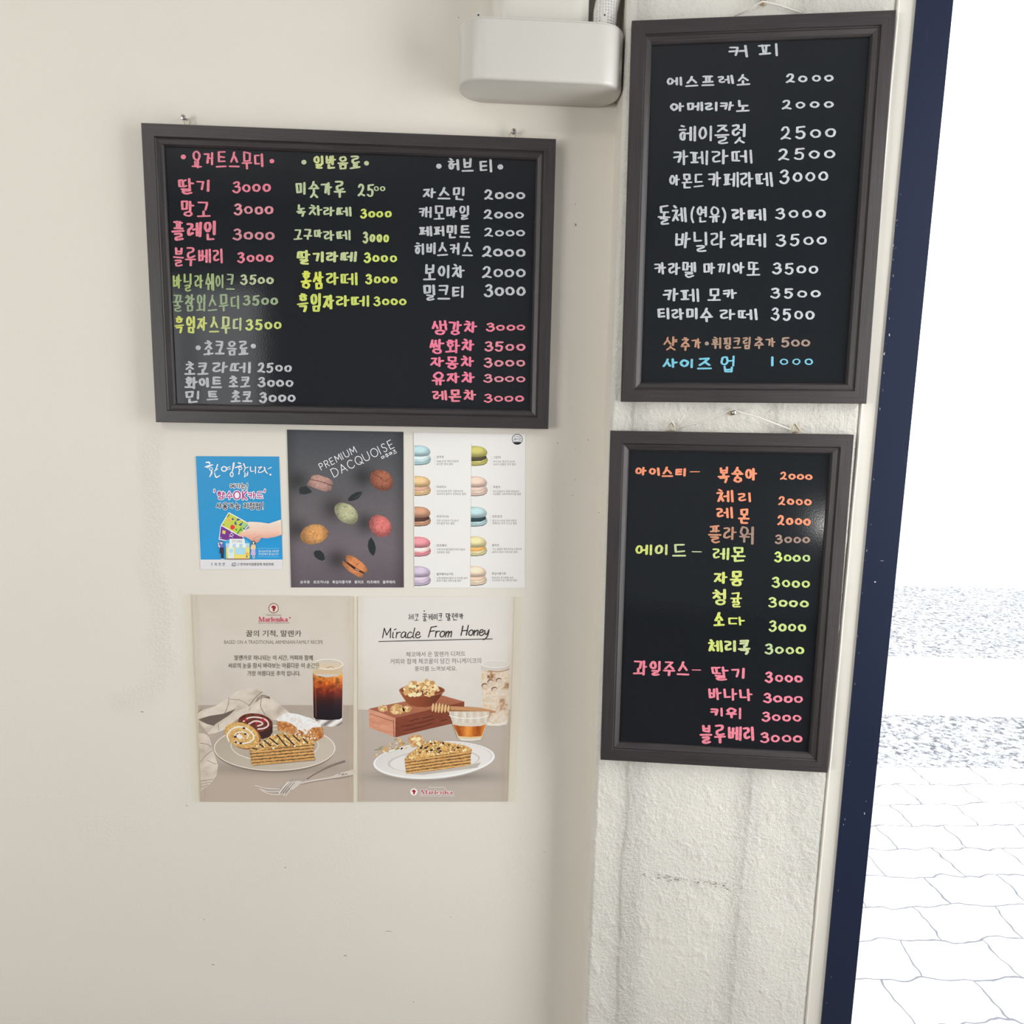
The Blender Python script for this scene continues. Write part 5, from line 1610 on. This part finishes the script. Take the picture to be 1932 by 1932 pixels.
a.stroke([(1436, 960), (1442, 1420)], 5, (150, 92, 64)); a.stroke([(1555, 870), (1575, 880), (1600, 862), (1640, 880)], 5, (160, 110, 60), smooth=True)
a.done('printed_glass', 'tall glass of iced coffee')
# plate
a = A4(60)
a.ell(985, 1765 + 12, 668, 258, (132, 118, 106), n=64)
a.ell(985, 1765, 671, 252, (226, 218, 208), n=64)
a.ell(985, 1765, 660, 243, lambda x, y: lerp3((x - 320) / 1330 * .6 + (y - 1515) / 500 * .4, (170, 158, 142), (186, 174, 158), (196, 186, 172)), n=64, sp=24)
a.ell(985, 1735, 488, 182, (218, 210, 198), n=56); a.ell(985, 1733, 478, 173, (178, 166, 150), n=56)
a.poly([(850, 1870), (1250, 1800), (1440, 1880), (1430, 1905), (740, 1965)], (150, 132, 112))
a.done('printed_plate', 'beige plate')
# rolls
a = A4(80)
a.poly([(800, 1555), (962, 1500), (962, 1590), (930, 1640), (850, 1668), (800, 1640)], (58, 36, 34))
a.ell(770, 1484, 192, 102, mottled((70, 30, 26), (128, 66, 46), 16, 12, 3), rot=6, sp=9, n=40)
a.stroke([(640, 1470), (700, 1430), (800, 1425), (890, 1455), (915, 1510), (870, 1545), (800, 1555)], 16, (226, 206, 200), smooth=True)
a.stroke([(700, 1500), (760, 1468), (830, 1475), (850, 1500), (800, 1520)], 18, (220, 196, 190), smooth=True)
for x, y, r in ((660, 1450, 18), (850, 1450, 20), (785, 1490, 16), (870, 1465, 14)): a.ell(x, y, r, r * .7, (186, 30, 60), n=14)
a.done('printed_cake', 'dark red swiss roll')
a = A4(90)
a.ell(640, 1632, 202, 138, (150, 96, 58), rot=22, n=44)
a.ell(622, 1622, 198, 134, mottled((186, 138, 74), (230, 196, 130), 14, 12, 5), rot=22, sp=9, n=44)
a.stroke([(480, 1690), (462, 1620), (520, 1550), (620, 1530), (710, 1575), (755, 1650), (700, 1700), (610, 1715), (540, 1690)], 15, (238, 230, 220), smooth=True)
a.stroke([(600, 1640), (545, 1640), (560, 1600), (640, 1585), (690, 1620), (680, 1660)], 12, (232, 222, 210), smooth=True)
a.poly([(560, 1635), (590, 1600), (640, 1650), (600, 1670)], (232, 222, 214))
for x, y, r in ((645, 1545, 15), (550, 1640, 16), (660, 1610, 15), (555, 1700, 14), (610, 1712, 16), (575, 1608, 8)): a.ell(x, y, r, r * .75, (58, 34, 52), n=12)
a.done('printed_cake', 'golden swiss roll')
a = A4(100)
a.poly([(1010, 1450), (1100, 1380), (1200, 1385), (1350, 1425), (1480, 1480), (1520, 1560), (1528, 1640), (1440, 1690), (1300, 1650), (1150, 1600), (1020, 1570)], mottled((150, 84, 42), (216, 160, 100), 20, 20, 4), 10)
a.poly([(1006, 1445), (1070, 1390), (1130, 1372), (1250, 1392), (1400, 1440), (1490, 1490), (1500, 1530), (1400, 1540), (1330, 1600), (1250, 1560), (1180, 1500), (1100, 1470), (1020, 1468)], mottled((214, 206, 202), (246, 242, 240), 22, 16, 9), 10)
crumbs(a, None, 4, [(238, 232, 226), (236, 214, 170), (190, 120, 66)], 5, 13, 60, [(1180, 1530), (1330, 1540), (1420, 1620), (1440, 1680), (1250, 1640), (1180, 1600)])
a.done('printed_cake', 'sugar-dusted cake')
a = A4(180)
side = [(708, 1780), (820, 1770), (1000, 1755), (1200, 1735), (1428, 1715), (1412, 1790), (1430, 1890), (1300, 1905), (1000, 1935), (733, 1955), (718, 1860)]
a.poly(side, layers(3, 1780, 1712, 1955, 1890, 708, 1430, 5.2), 5.5)
top = [(708, 1780), (780, 1720), (860, 1680), (940, 1630), (1040, 1598), (1180, 1610), (1300, 1640), (1420, 1690), (1430, 1718), (1250, 1740), (1000, 1762), (820, 1790), (720, 1800)]
a.poly(top, lambda x, y: cake(x, y, 6, True), 6)
crumbs(a, None, 8, [(244, 226, 176), (230, 196, 130), (250, 238, 204)], 6, 14, 70, top)
for q in ([(820, 1720), (860, 1755)], [(870, 1680), (940, 1740)], [(930, 1655), (1020, 1725)], [(1010, 1620), (1110, 1740)], [(1090, 1620), (1200, 1730)], [(1190, 1625), (1260, 1690)], [(1300, 1660), (1350, 1710)], [(740, 1765), (790, 1780)]): a.stroke(q, 15, (66, 50, 46))
a.done('printed_cake', 'layered honey cake slice')
# forks
a = A4(60)
FK, FK2 = (206, 196, 188), (126, 112, 104)
a.stroke([(1755, 1912), (1600, 1965), (1450, 2040), (1345, 2105)], [26, 22, 12, 14], FK2, smooth=True)
a.poly([(1345, 2095), (1180, 2095), (1130, 2140), (1070, 2190), (960, 2215), (770, 2175), (820, 2215), (900, 2255), (1050, 2285), (1180, 2210), (1290, 2135)], (170, 158, 150))
for q in ([(770, 2178), (900, 2210), (1040, 2215)], [(815, 2212), (920, 2245), (1040, 2240)], [(840, 2230), (930, 2270), (1050, 2278)]): a.stroke(q, 7, (228, 220, 212), smooth=True)
a.done('printed_fork')
a = A4(90)
a.stroke([(1850, 2030), (1700, 2062), (1600, 2092), (1400, 2125), (1280, 2150)], [58, 40, 18, 16, 20], FK, smooth=True)
a.stroke([(1850, 2068), (1700, 2100), (1600, 2108), (1400, 2140), (1280, 2165)], [6, 6, 5, 5, 5], FK2, smooth=True)
a.poly([(1290, 2130), (1250, 2125), (1130, 2140), (1110, 2165), (1180, 2230), (1250, 2175)], FK)
for k in range(4):
    a.stroke([(1135 + 26 * k, 2140 + 4 * k), (1090 + 26 * k, 2190 + 6 * k), (1036 + 24 * k, 2262 + 10 * k)], 15, FK if k % 2 else (222, 214, 206), smooth=True)
    if k < 3: a.stroke([(1150 + 26 * k, 2145), (1104 + 25 * k, 2195), (1052 + 24 * k, 2262)], 6, (98, 84, 76), smooth=True)
for q in ([(1690, 2065), (1700, 2045), (1715, 2050)], [(1722, 2062), (1735, 2050), (1738, 2066)], [(1745, 2040), (1750, 2062)], [(1762, 2058), (1775, 2045), (1784, 2058)]): a.stroke(q, 4, (70, 60, 54), smooth=True)
a.done('printed_fork')

# --- cake poster, right
s5 = 5.9446
P5 = sheet('poster', 'pale grey cake poster with honey jar, walnut bowl and cake slice on a white plate', [(675.3, 1125), (969, 1126.3), (957.5, 1512.5), (675.3, 1513)], TH, base=(204, 196, 186))
def A5(z=0):
    q = Art(P5, onwall, TH + .00003, 665, 1110, s5); q.z = z; return q
B5 = 951.1
a = A5()
a.poly([(62, 90), (1812, 97), (1775, 1362), (62, 1362)], lambda x, y: lerp3((y - 90) / 1250 + .45 * (fbm(x / 260, y / 240, 13) - .5) + .1 * np.abs(x - 930) / 900, (212, 208, 202), (214, 209, 204), (205, 198, 190)), 40)
a.poly([(62, 1360), (1775, 1360), (1742, 2392), (62, 2392)], lambda x, y: lerp3((y - 1360) / 1030 + .5 * (fbm(x / 220, y / 70, 15) - .5), (180, 170, 160), (177, 165, 155), (181, 169, 159)) * (1 - .30 * np.exp(-((x - 900) / 620) ** 2 - ((y - 2110) / 60) ** 2))[..., None], 32)
a.done('grey_ground')
a = A5(10); word(a, '체코', 628, 745, 285, 365, (50, 44, 40), w=7, jit=.01, tilt=-2); word(a, '꿀케이크', 782, 1010, 282, 374, (50, 44, 40), w=7, jit=.01, tilt=-6); word(a, '말렌카', 1048, 1248, 278, 362, (50, 44, 40), w=7, jit=.01, tilt=-4); a.ell(806, 255, 7, 7, (50, 44, 40), n=10)
a.done('printed_title')
LAT = {'M': ([[(.0, 1), (.18, 0), (.42, .72), (.85, .0), (.80, 1)]], .9), 'i': ([[(.15, .42), (.08, .92), (.2, 1)], [(.25, .18), (.45, .08)]], .34), 'r': ([[(.12, .42), (.05, 1)], [(.08, .66), (.3, .44), (.52, .44)]], .46),
       'a': ([[(.55, .46), (.3, .40), (.06, .66), (.10, .96), (.36, .90), (.55, .50), (.50, .90), (.68, 1.0)]], .60), 'c': ([[(.5, .50), (.32, .40), (.08, .66), (.10, .94), (.34, 1.0), (.52, .86)]], .46), 'l': ([[(.3, -.02), (.10, .85), (.24, 1.0)]], .28),
       'e': ([[(.06, .70), (.40, .66), (.46, .46), (.26, .40), (.05, .68), (.10, .96), (.36, 1.0), (.56, .82)]], .54), 'F': ([[(.32, .05), (.02, 1)], [(.30, .04), (.95, -.06)], [(.18, .46), (.70, .38)]], .70),
       'o': ([[(.36, .42), (.10, .58), (.06, .90), (.28, 1.0), (.52, .78), (.50, .48), (.30, .42)]], .56), 'm': ([[(.10, .46), (.02, 1)], [(.08, .70), (.34, .44), (.40, .56), (.30, 1)], [(.36, .70), (.66, .44), (.70, .60), (.62, 1)]], .76),
       'H': ([[(.22, 0), (.0, 1)], [(.85, -.06), (.62, .98)], [(.10, .52), (.74, .46)]], .80), 'n': ([[(.10, .46), (.02, 1)], [(.08, .70), (.40, .44), (.50, .56), (.42, 1)]], .56), 'y': ([[(.06, .46), (.12, .86), (.34, .84), (.56, .40)], [(.56, .42), (.36, 1.1), (.0, 1.42), (-.2, 1.4)]], .56)}
def script(a, s_, x0, x1, yb, h, w, c):
    tot = sum(LAT[q][1] for q in s_) + .06 * (len(s_) - 1); sc = (x1 - x0) / tot; t = 0
    for q in s_:
        for st in LAT[q][0]:
            a.stroke([(x0 + (t + u) * sc, yb - (1 - v) * h) for u, v in st], w, c, smooth=len(st) > 2 and q not in 'M')
        t += LAT[q][1] + .06
a = A5(10)
script(a, 'Miracle', 338, 762, 555, 108, 11, (44, 38, 34)); script(a, 'From', 850, 1118, 545, 112, 11, (44, 38, 34)); script(a, 'Honey', 1218, 1532, 528, 106, 11, (44, 38, 34))
a.stroke([(296, 597), (1570, 567)], 8, (50, 44, 40))
a.done('printed_title')
for t, x0, x1, y0, y1 in (('체코에서 온 말렌카 디저트', 602, 1266, 712, 770), ('커피와 함께 체코꿀이 담긴 허니케이크의', 424, 1442, 790, 852), ('풍미를 느껴보세요.', 698, 1170, 875, 930)):
    a = A5(10); a.text(t, x0, x1, y0, y1, (84, 76, 70), ang=-.6); a.done('printed_line')
# latte glass
a = A5(14)
def latte(x, y):
    n = fbm(x / 70 + 2 * fbm(x / 50, y / 60, 2), y / 90, 8)
    return lerp3(np.clip((n - .5) * 1.5 + .56 + .16 * (y - 930) / 560, 0, 1), (84, 52, 36), (158, 112, 78), (206, 186, 164), (218, 208, 196), (204, 172, 128))
a.poly([(1443, 870), (1762, 870), (1742, 1500), (1600, 1540), (1470, 1500)], lambda x, y: latte(x, y), 11)
a.poly([(1448, 850), (1765, 850), (1762, 925), (1620, 938), (1446, 920)], (200, 192, 184))
a.stroke([(1530, 925), (1650, 935), (1758, 905)], 9, (172, 122, 78), smooth=True)
a.ell(1603, 850, 158, 44, (222, 218, 212)); a.ell(1603, 848, 148, 36, (208, 202, 195))
for x, y in ((1545, 1045), (1640, 1030), (1590, 1130), (1480, 1090)): a.ell(x, y, 34, 26, (126, 90, 70), rot=-20, n=18); a.ell(x + 4, y + 7, 28, 20, (206, 190, 172), rot=-20, n=18)
a.poly([(1470, 1480), (1600, 1525), (1740, 1480), (1728, 1525), (1640, 1542), (1510, 1538)], (222, 214, 206))
a.done('printed_glass', 'tall glass of iced latte')
# wooden box
a = A5(20)
wood = lambda c0, c1, sx, sy, sd: (lambda x, y: lerp3(fbm(x / sx + y / (sx * .9), y / sy - x / (sy * 6), sd), c0, c1))
y5 = lambda pts: [(x, y + B5) for x, y in pts]
a.poly(y5([(182, 400), (520, 330), (1000, 248), (1255, 320), (860, 410), (485, 505), (300, 440)]), wood((142, 84, 62), (176, 112, 86), 140, 14, 2), 14)
a.poly(y5([(182, 402), (300, 442), (485, 505), (480, 720), (330, 662), (190, 610)]), wood((186, 122, 96), (222, 164, 138), 160, 20, 4), 14)
a.poly(y5([(485, 503), (860, 410), (1255, 320), (1250, 540), (1100, 570), (800, 640), (485, 720)]), wood((104, 52, 38), (142, 76, 56), 160, 22, 6), 14)
a.stroke(y5([(200, 455), (450, 540)]), 6, (120, 70, 52)); a.stroke(y5([(460, 530), (466, 712)]), 12, (156, 96, 74)); a.stroke(y5([(486, 510), (484, 716)]), 6, (84, 42, 32))
for q in ([(655, 535), (700, 520), (740, 510)], [(790, 505), (900, 478)], [(545, 605), (700, 570), (920, 515)], [(570, 645), (760, 605), (895, 565)], [(980, 540), (1060, 520)]): a.stroke(y5(q), 9, (84, 42, 32), smooth=True)
a.done('printed_box', 'brown wooden box')
a = A5(60)
a.poly(y5([(525, 200), (560, 260), (610, 330), (650, 362), (720, 378), (830, 380), (900, 362), (960, 300), (1035, 190)]), lambda x, y: lerp3((x - 525) / 510, (150, 82, 54), (128, 66, 44), (92, 48, 34)), 14)
a.ell(780, 195 + B5, 257, 66, (166, 98, 68)); a.ell(782, 192 + B5, 244, 56, (120, 68, 46))
a.done('printed_bowl', 'brown wooden bowl')
NUT = [(236, 206, 158), (222, 184, 130), (206, 160, 104), (242, 218, 176), (190, 140, 86)]
a = A5(80)
crumbs(a, None, 3, NUT, 18, 40, 70, y5([(545, 190), (600, 150), (680, 110), (800, 88), (900, 110), (960, 160), (1010, 195), (900, 240), (700, 245), (580, 225)]))
crumbs(a, None, 31, [(120, 78, 44), (150, 100, 58)], 6, 13, 26, y5([(560, 190), (800, 110), (990, 195), (800, 245)]))
o = a.done('printed_walnuts'); o['kind'] = 'stuff'
def walnut(cx, cy, r, seed, nm='printed_walnut'):
    a = A5(70)
    cy += B5
    a.ell(cx, cy, r * 1.15, r * .85, mottled((170, 120, 70), (226, 190, 140), 12, 12, seed), n=22, wob=.16, seed=seed, sp=8)
    R_ = random.Random(seed)
    for k in range(9):
        a.ell(cx + R_.uniform(-.7, .7) * r, cy + R_.uniform(-.5, .5) * r, r * .32, r * .2, R_.choice(NUT), rot=R_.uniform(0, 180), n=10)
    a.done(nm)
walnut(342, 398, 46, 3); walnut(500, 408, 70, 5); walnut(612, 400, 44, 7)
a = A5(150)
a.stroke(y5([(1080, 398), (1300, 408), (1450, 418), (1560, 430), (1610, 436)]), [54, 60, 52, 26, 8], (186, 138, 98), smooth=True); a.stroke(y5([(1090, 415), (1300, 430), (1450, 436), (1590, 438)]), [12, 14, 12, 4], (146, 98, 66), smooth=True)
for k in range(6):
    x = 905 + k * 35; rr_ = (50, 58, 60, 58, 50, 40)[k]
    a.ell(x, 385 + B5 + k * 3, 19, rr_, (126, 82, 54), rot=8, n=20); a.ell(x - 4, 384 + B5 + k * 3, 14, rr_ * .95, (214, 172, 124), rot=8, n=20)
a.done('printed_dipper', 'wooden honey dipper')
# honey cup
a = A5(200)
a.poly(y5([(1078, 430), (1540, 430), (1500, 590), (1455, 715), (1440, 745), (1360, 757), (1250, 755), (1185, 735), (1130, 590)]), lambda x, y: lerp3(.5 + .22 * np.sin(x / 13) * (y < B5 + 560) + .5 * (fbm(x / 30, y / 60, 3) - .5), (186, 172, 154), (204, 193, 179), (222, 214, 204)), 9)
a.poly(y5([(1122, 575), (1200, 592), (1330, 598), (1440, 592), (1500, 572), (1450, 705), (1330, 716), (1190, 706)]), lambda x, y: lerp3(.5 + .3 * np.sin(x / 33) + .5 * (fbm(x / 26, y / 70, 4) - .5), (136, 62, 22), (196, 112, 44), (226, 156, 76)), 8)
a.stroke(y5([(1190, 712), (1330, 722), (1450, 710)]), 9, (226, 184, 92), smooth=True)
a.stroke(y5([(1210, 745), (1330, 752), (1430, 740)]), 10, (232, 226, 216), smooth=True)
a.stroke(y5([(1085, 475), (1180, 500), (1330, 508), (1460, 496), (1530, 470)]), 8, (234, 230, 224), smooth=True); a.stroke(y5([(1262, 450), (1268, 495)]), 10, (244, 242, 238))
a.done('printed_cup', 'glass cup of honey')
# crumbs on the table
a = A5(40)
for x, y, r in ((545, 745, 30), (430, 798, 22), (530, 800, 34), (345, 858, 38), (430, 855, 30), (590, 835, 40), (505, 840, 26), (268, 920, 18)): crumbs(a, None, int(x), NUT, r * .35, r * .7, 4, y5([(x - r, y - r * .5), (x + r, y - r * .5), (x + r, y + r * .5), (x - r, y + r * .5)]))
for q in ([(470, 750), (500, 740)], [(250, 862), (330, 850)], [(300, 840), (340, 825)], [(560, 800), (585, 785)], [(390, 880), (405, 885)], [(480, 860), (530, 840)]): a.stroke(y5(q), 8, (112, 134, 84))
o = a.done('printed_crumbs'); o['kind'] = 'stuff'
walnut(715, 762, 84, 9)
a = A5(60)
def oval(cx, cy, rx, ry, sk): return [(cx + rx * math.cos(t) * (1 + .03 * math.cos(2 * t)), cy + ry * math.sin(t) - sk * math.cos(t)) for t in np.linspace(0, 2 * math.pi, 64, endpoint=False)]
a.poly(oval(915, 990 + B5, 658, 208, 42), (168, 158, 150))
a.poly(oval(915, 975 + B5, 662, 208, 42), (232, 230, 227))
a.poly(oval(915, 968 + B5, 640, 192, 42), lambda x, y: lerp3((x - 260) / 1320 * .5 + (y - 1730) / 420 * .5, (206, 202, 198), (218, 214, 210), (226, 223, 219)), 26)
a.poly(oval(912, 985 + B5, 502, 132, 32), (196, 190, 186)); a.poly(oval(915, 990 + B5, 480, 122, 32), (220, 216, 212))
R_ = np.linspace(0, 2 * math.pi, 96, endpoint=False)
for k, (x, y) in enumerate(oval(915, 970 + B5, 626, 184, 42)):
    if y < 1920: a.ell(x, y, 8, 6, (200, 195, 190), n=8)
a.poly(y5([(620, 1130), (900, 1090), (1330, 1025), (1440, 1000), (1400, 1060), (800, 1140)]), (182, 174, 166))
a.done('printed_plate', 'white oval plate')
a = A5(160)
side = y5([(588, 955), (760, 935), (1000, 905), (1200, 880), (1340, 850), (1325, 930), (1328, 1030), (1150, 1060), (900, 1095), (605, 1130), (592, 1040)])
a.poly(side, layers(13, 958 + B5, 850 + B5, 1130 + B5, 1030 + B5, 588, 1335, 5.2), 5.5)
top = y5([(588, 955), (640, 900), (740, 830), (820, 780), (880, 758), (1000, 765), (1150, 790), (1270, 815), (1340, 850), (1320, 875), (1150, 895), (900, 930), (700, 965), (600, 985)])
a.poly(top, lambda x, y: cake(x, y, 16, True), 6)
crumbs(a, None, 18, [(238, 212, 160), (222, 184, 122), (246, 230, 196)], 6, 14, 80, top)
crumbs(a, None, 19, [(62, 52, 58), (48, 40, 48)], 7, 16, 30, y5([(640, 910), (820, 790), (1000, 775), (1280, 825), (1200, 860), (800, 910)]))
a.done('printed_cake', 'layered honey cake slice')
a = A5(20)
emblem(a, 688, 1332 + B5, 45, (196, 176, 170), (232, 228, 224), (160, 34, 44))
serif(a, 767, 1140, 1310 + B5, 1358 + B5, (176, 34, 44), ((240, 236, 232), 12))
a.text('Miracle from honey', 858, 1045, 1271 + B5, 1293 + B5, (238, 235, 230)); a.text('BASED ON A TRADITIONAL ARMENIAN FAMILY RECIPE', 755, 1142, 1373 + B5, 1384 + B5, (232, 228, 224))
o = a.done('printed_logo', 'red and white maker logo')

# clear tape strips holding the two cake posters
def tape(root, q):
    mb = MB()
    mb.add([onwall(x, y, TH + .00002 + 900 * 5e-6) for x, y in q], [(0, 1, 2, 3)])
    mb.build('tape_strip', M['tape'], root)
tape(P4, [(347, 1121), (370, 1122), (385, 1513), (362, 1513)]); tape(P4, [(659, 1125), (671.5, 1125), (671.5, 1514), (659, 1514)])
tape(P5, [(671.6, 1125), (683, 1125), (683, 1513), (671.6, 1513)]); tape(P5, [(962, 1126), (984, 1126), (972, 1513), (950, 1513)])
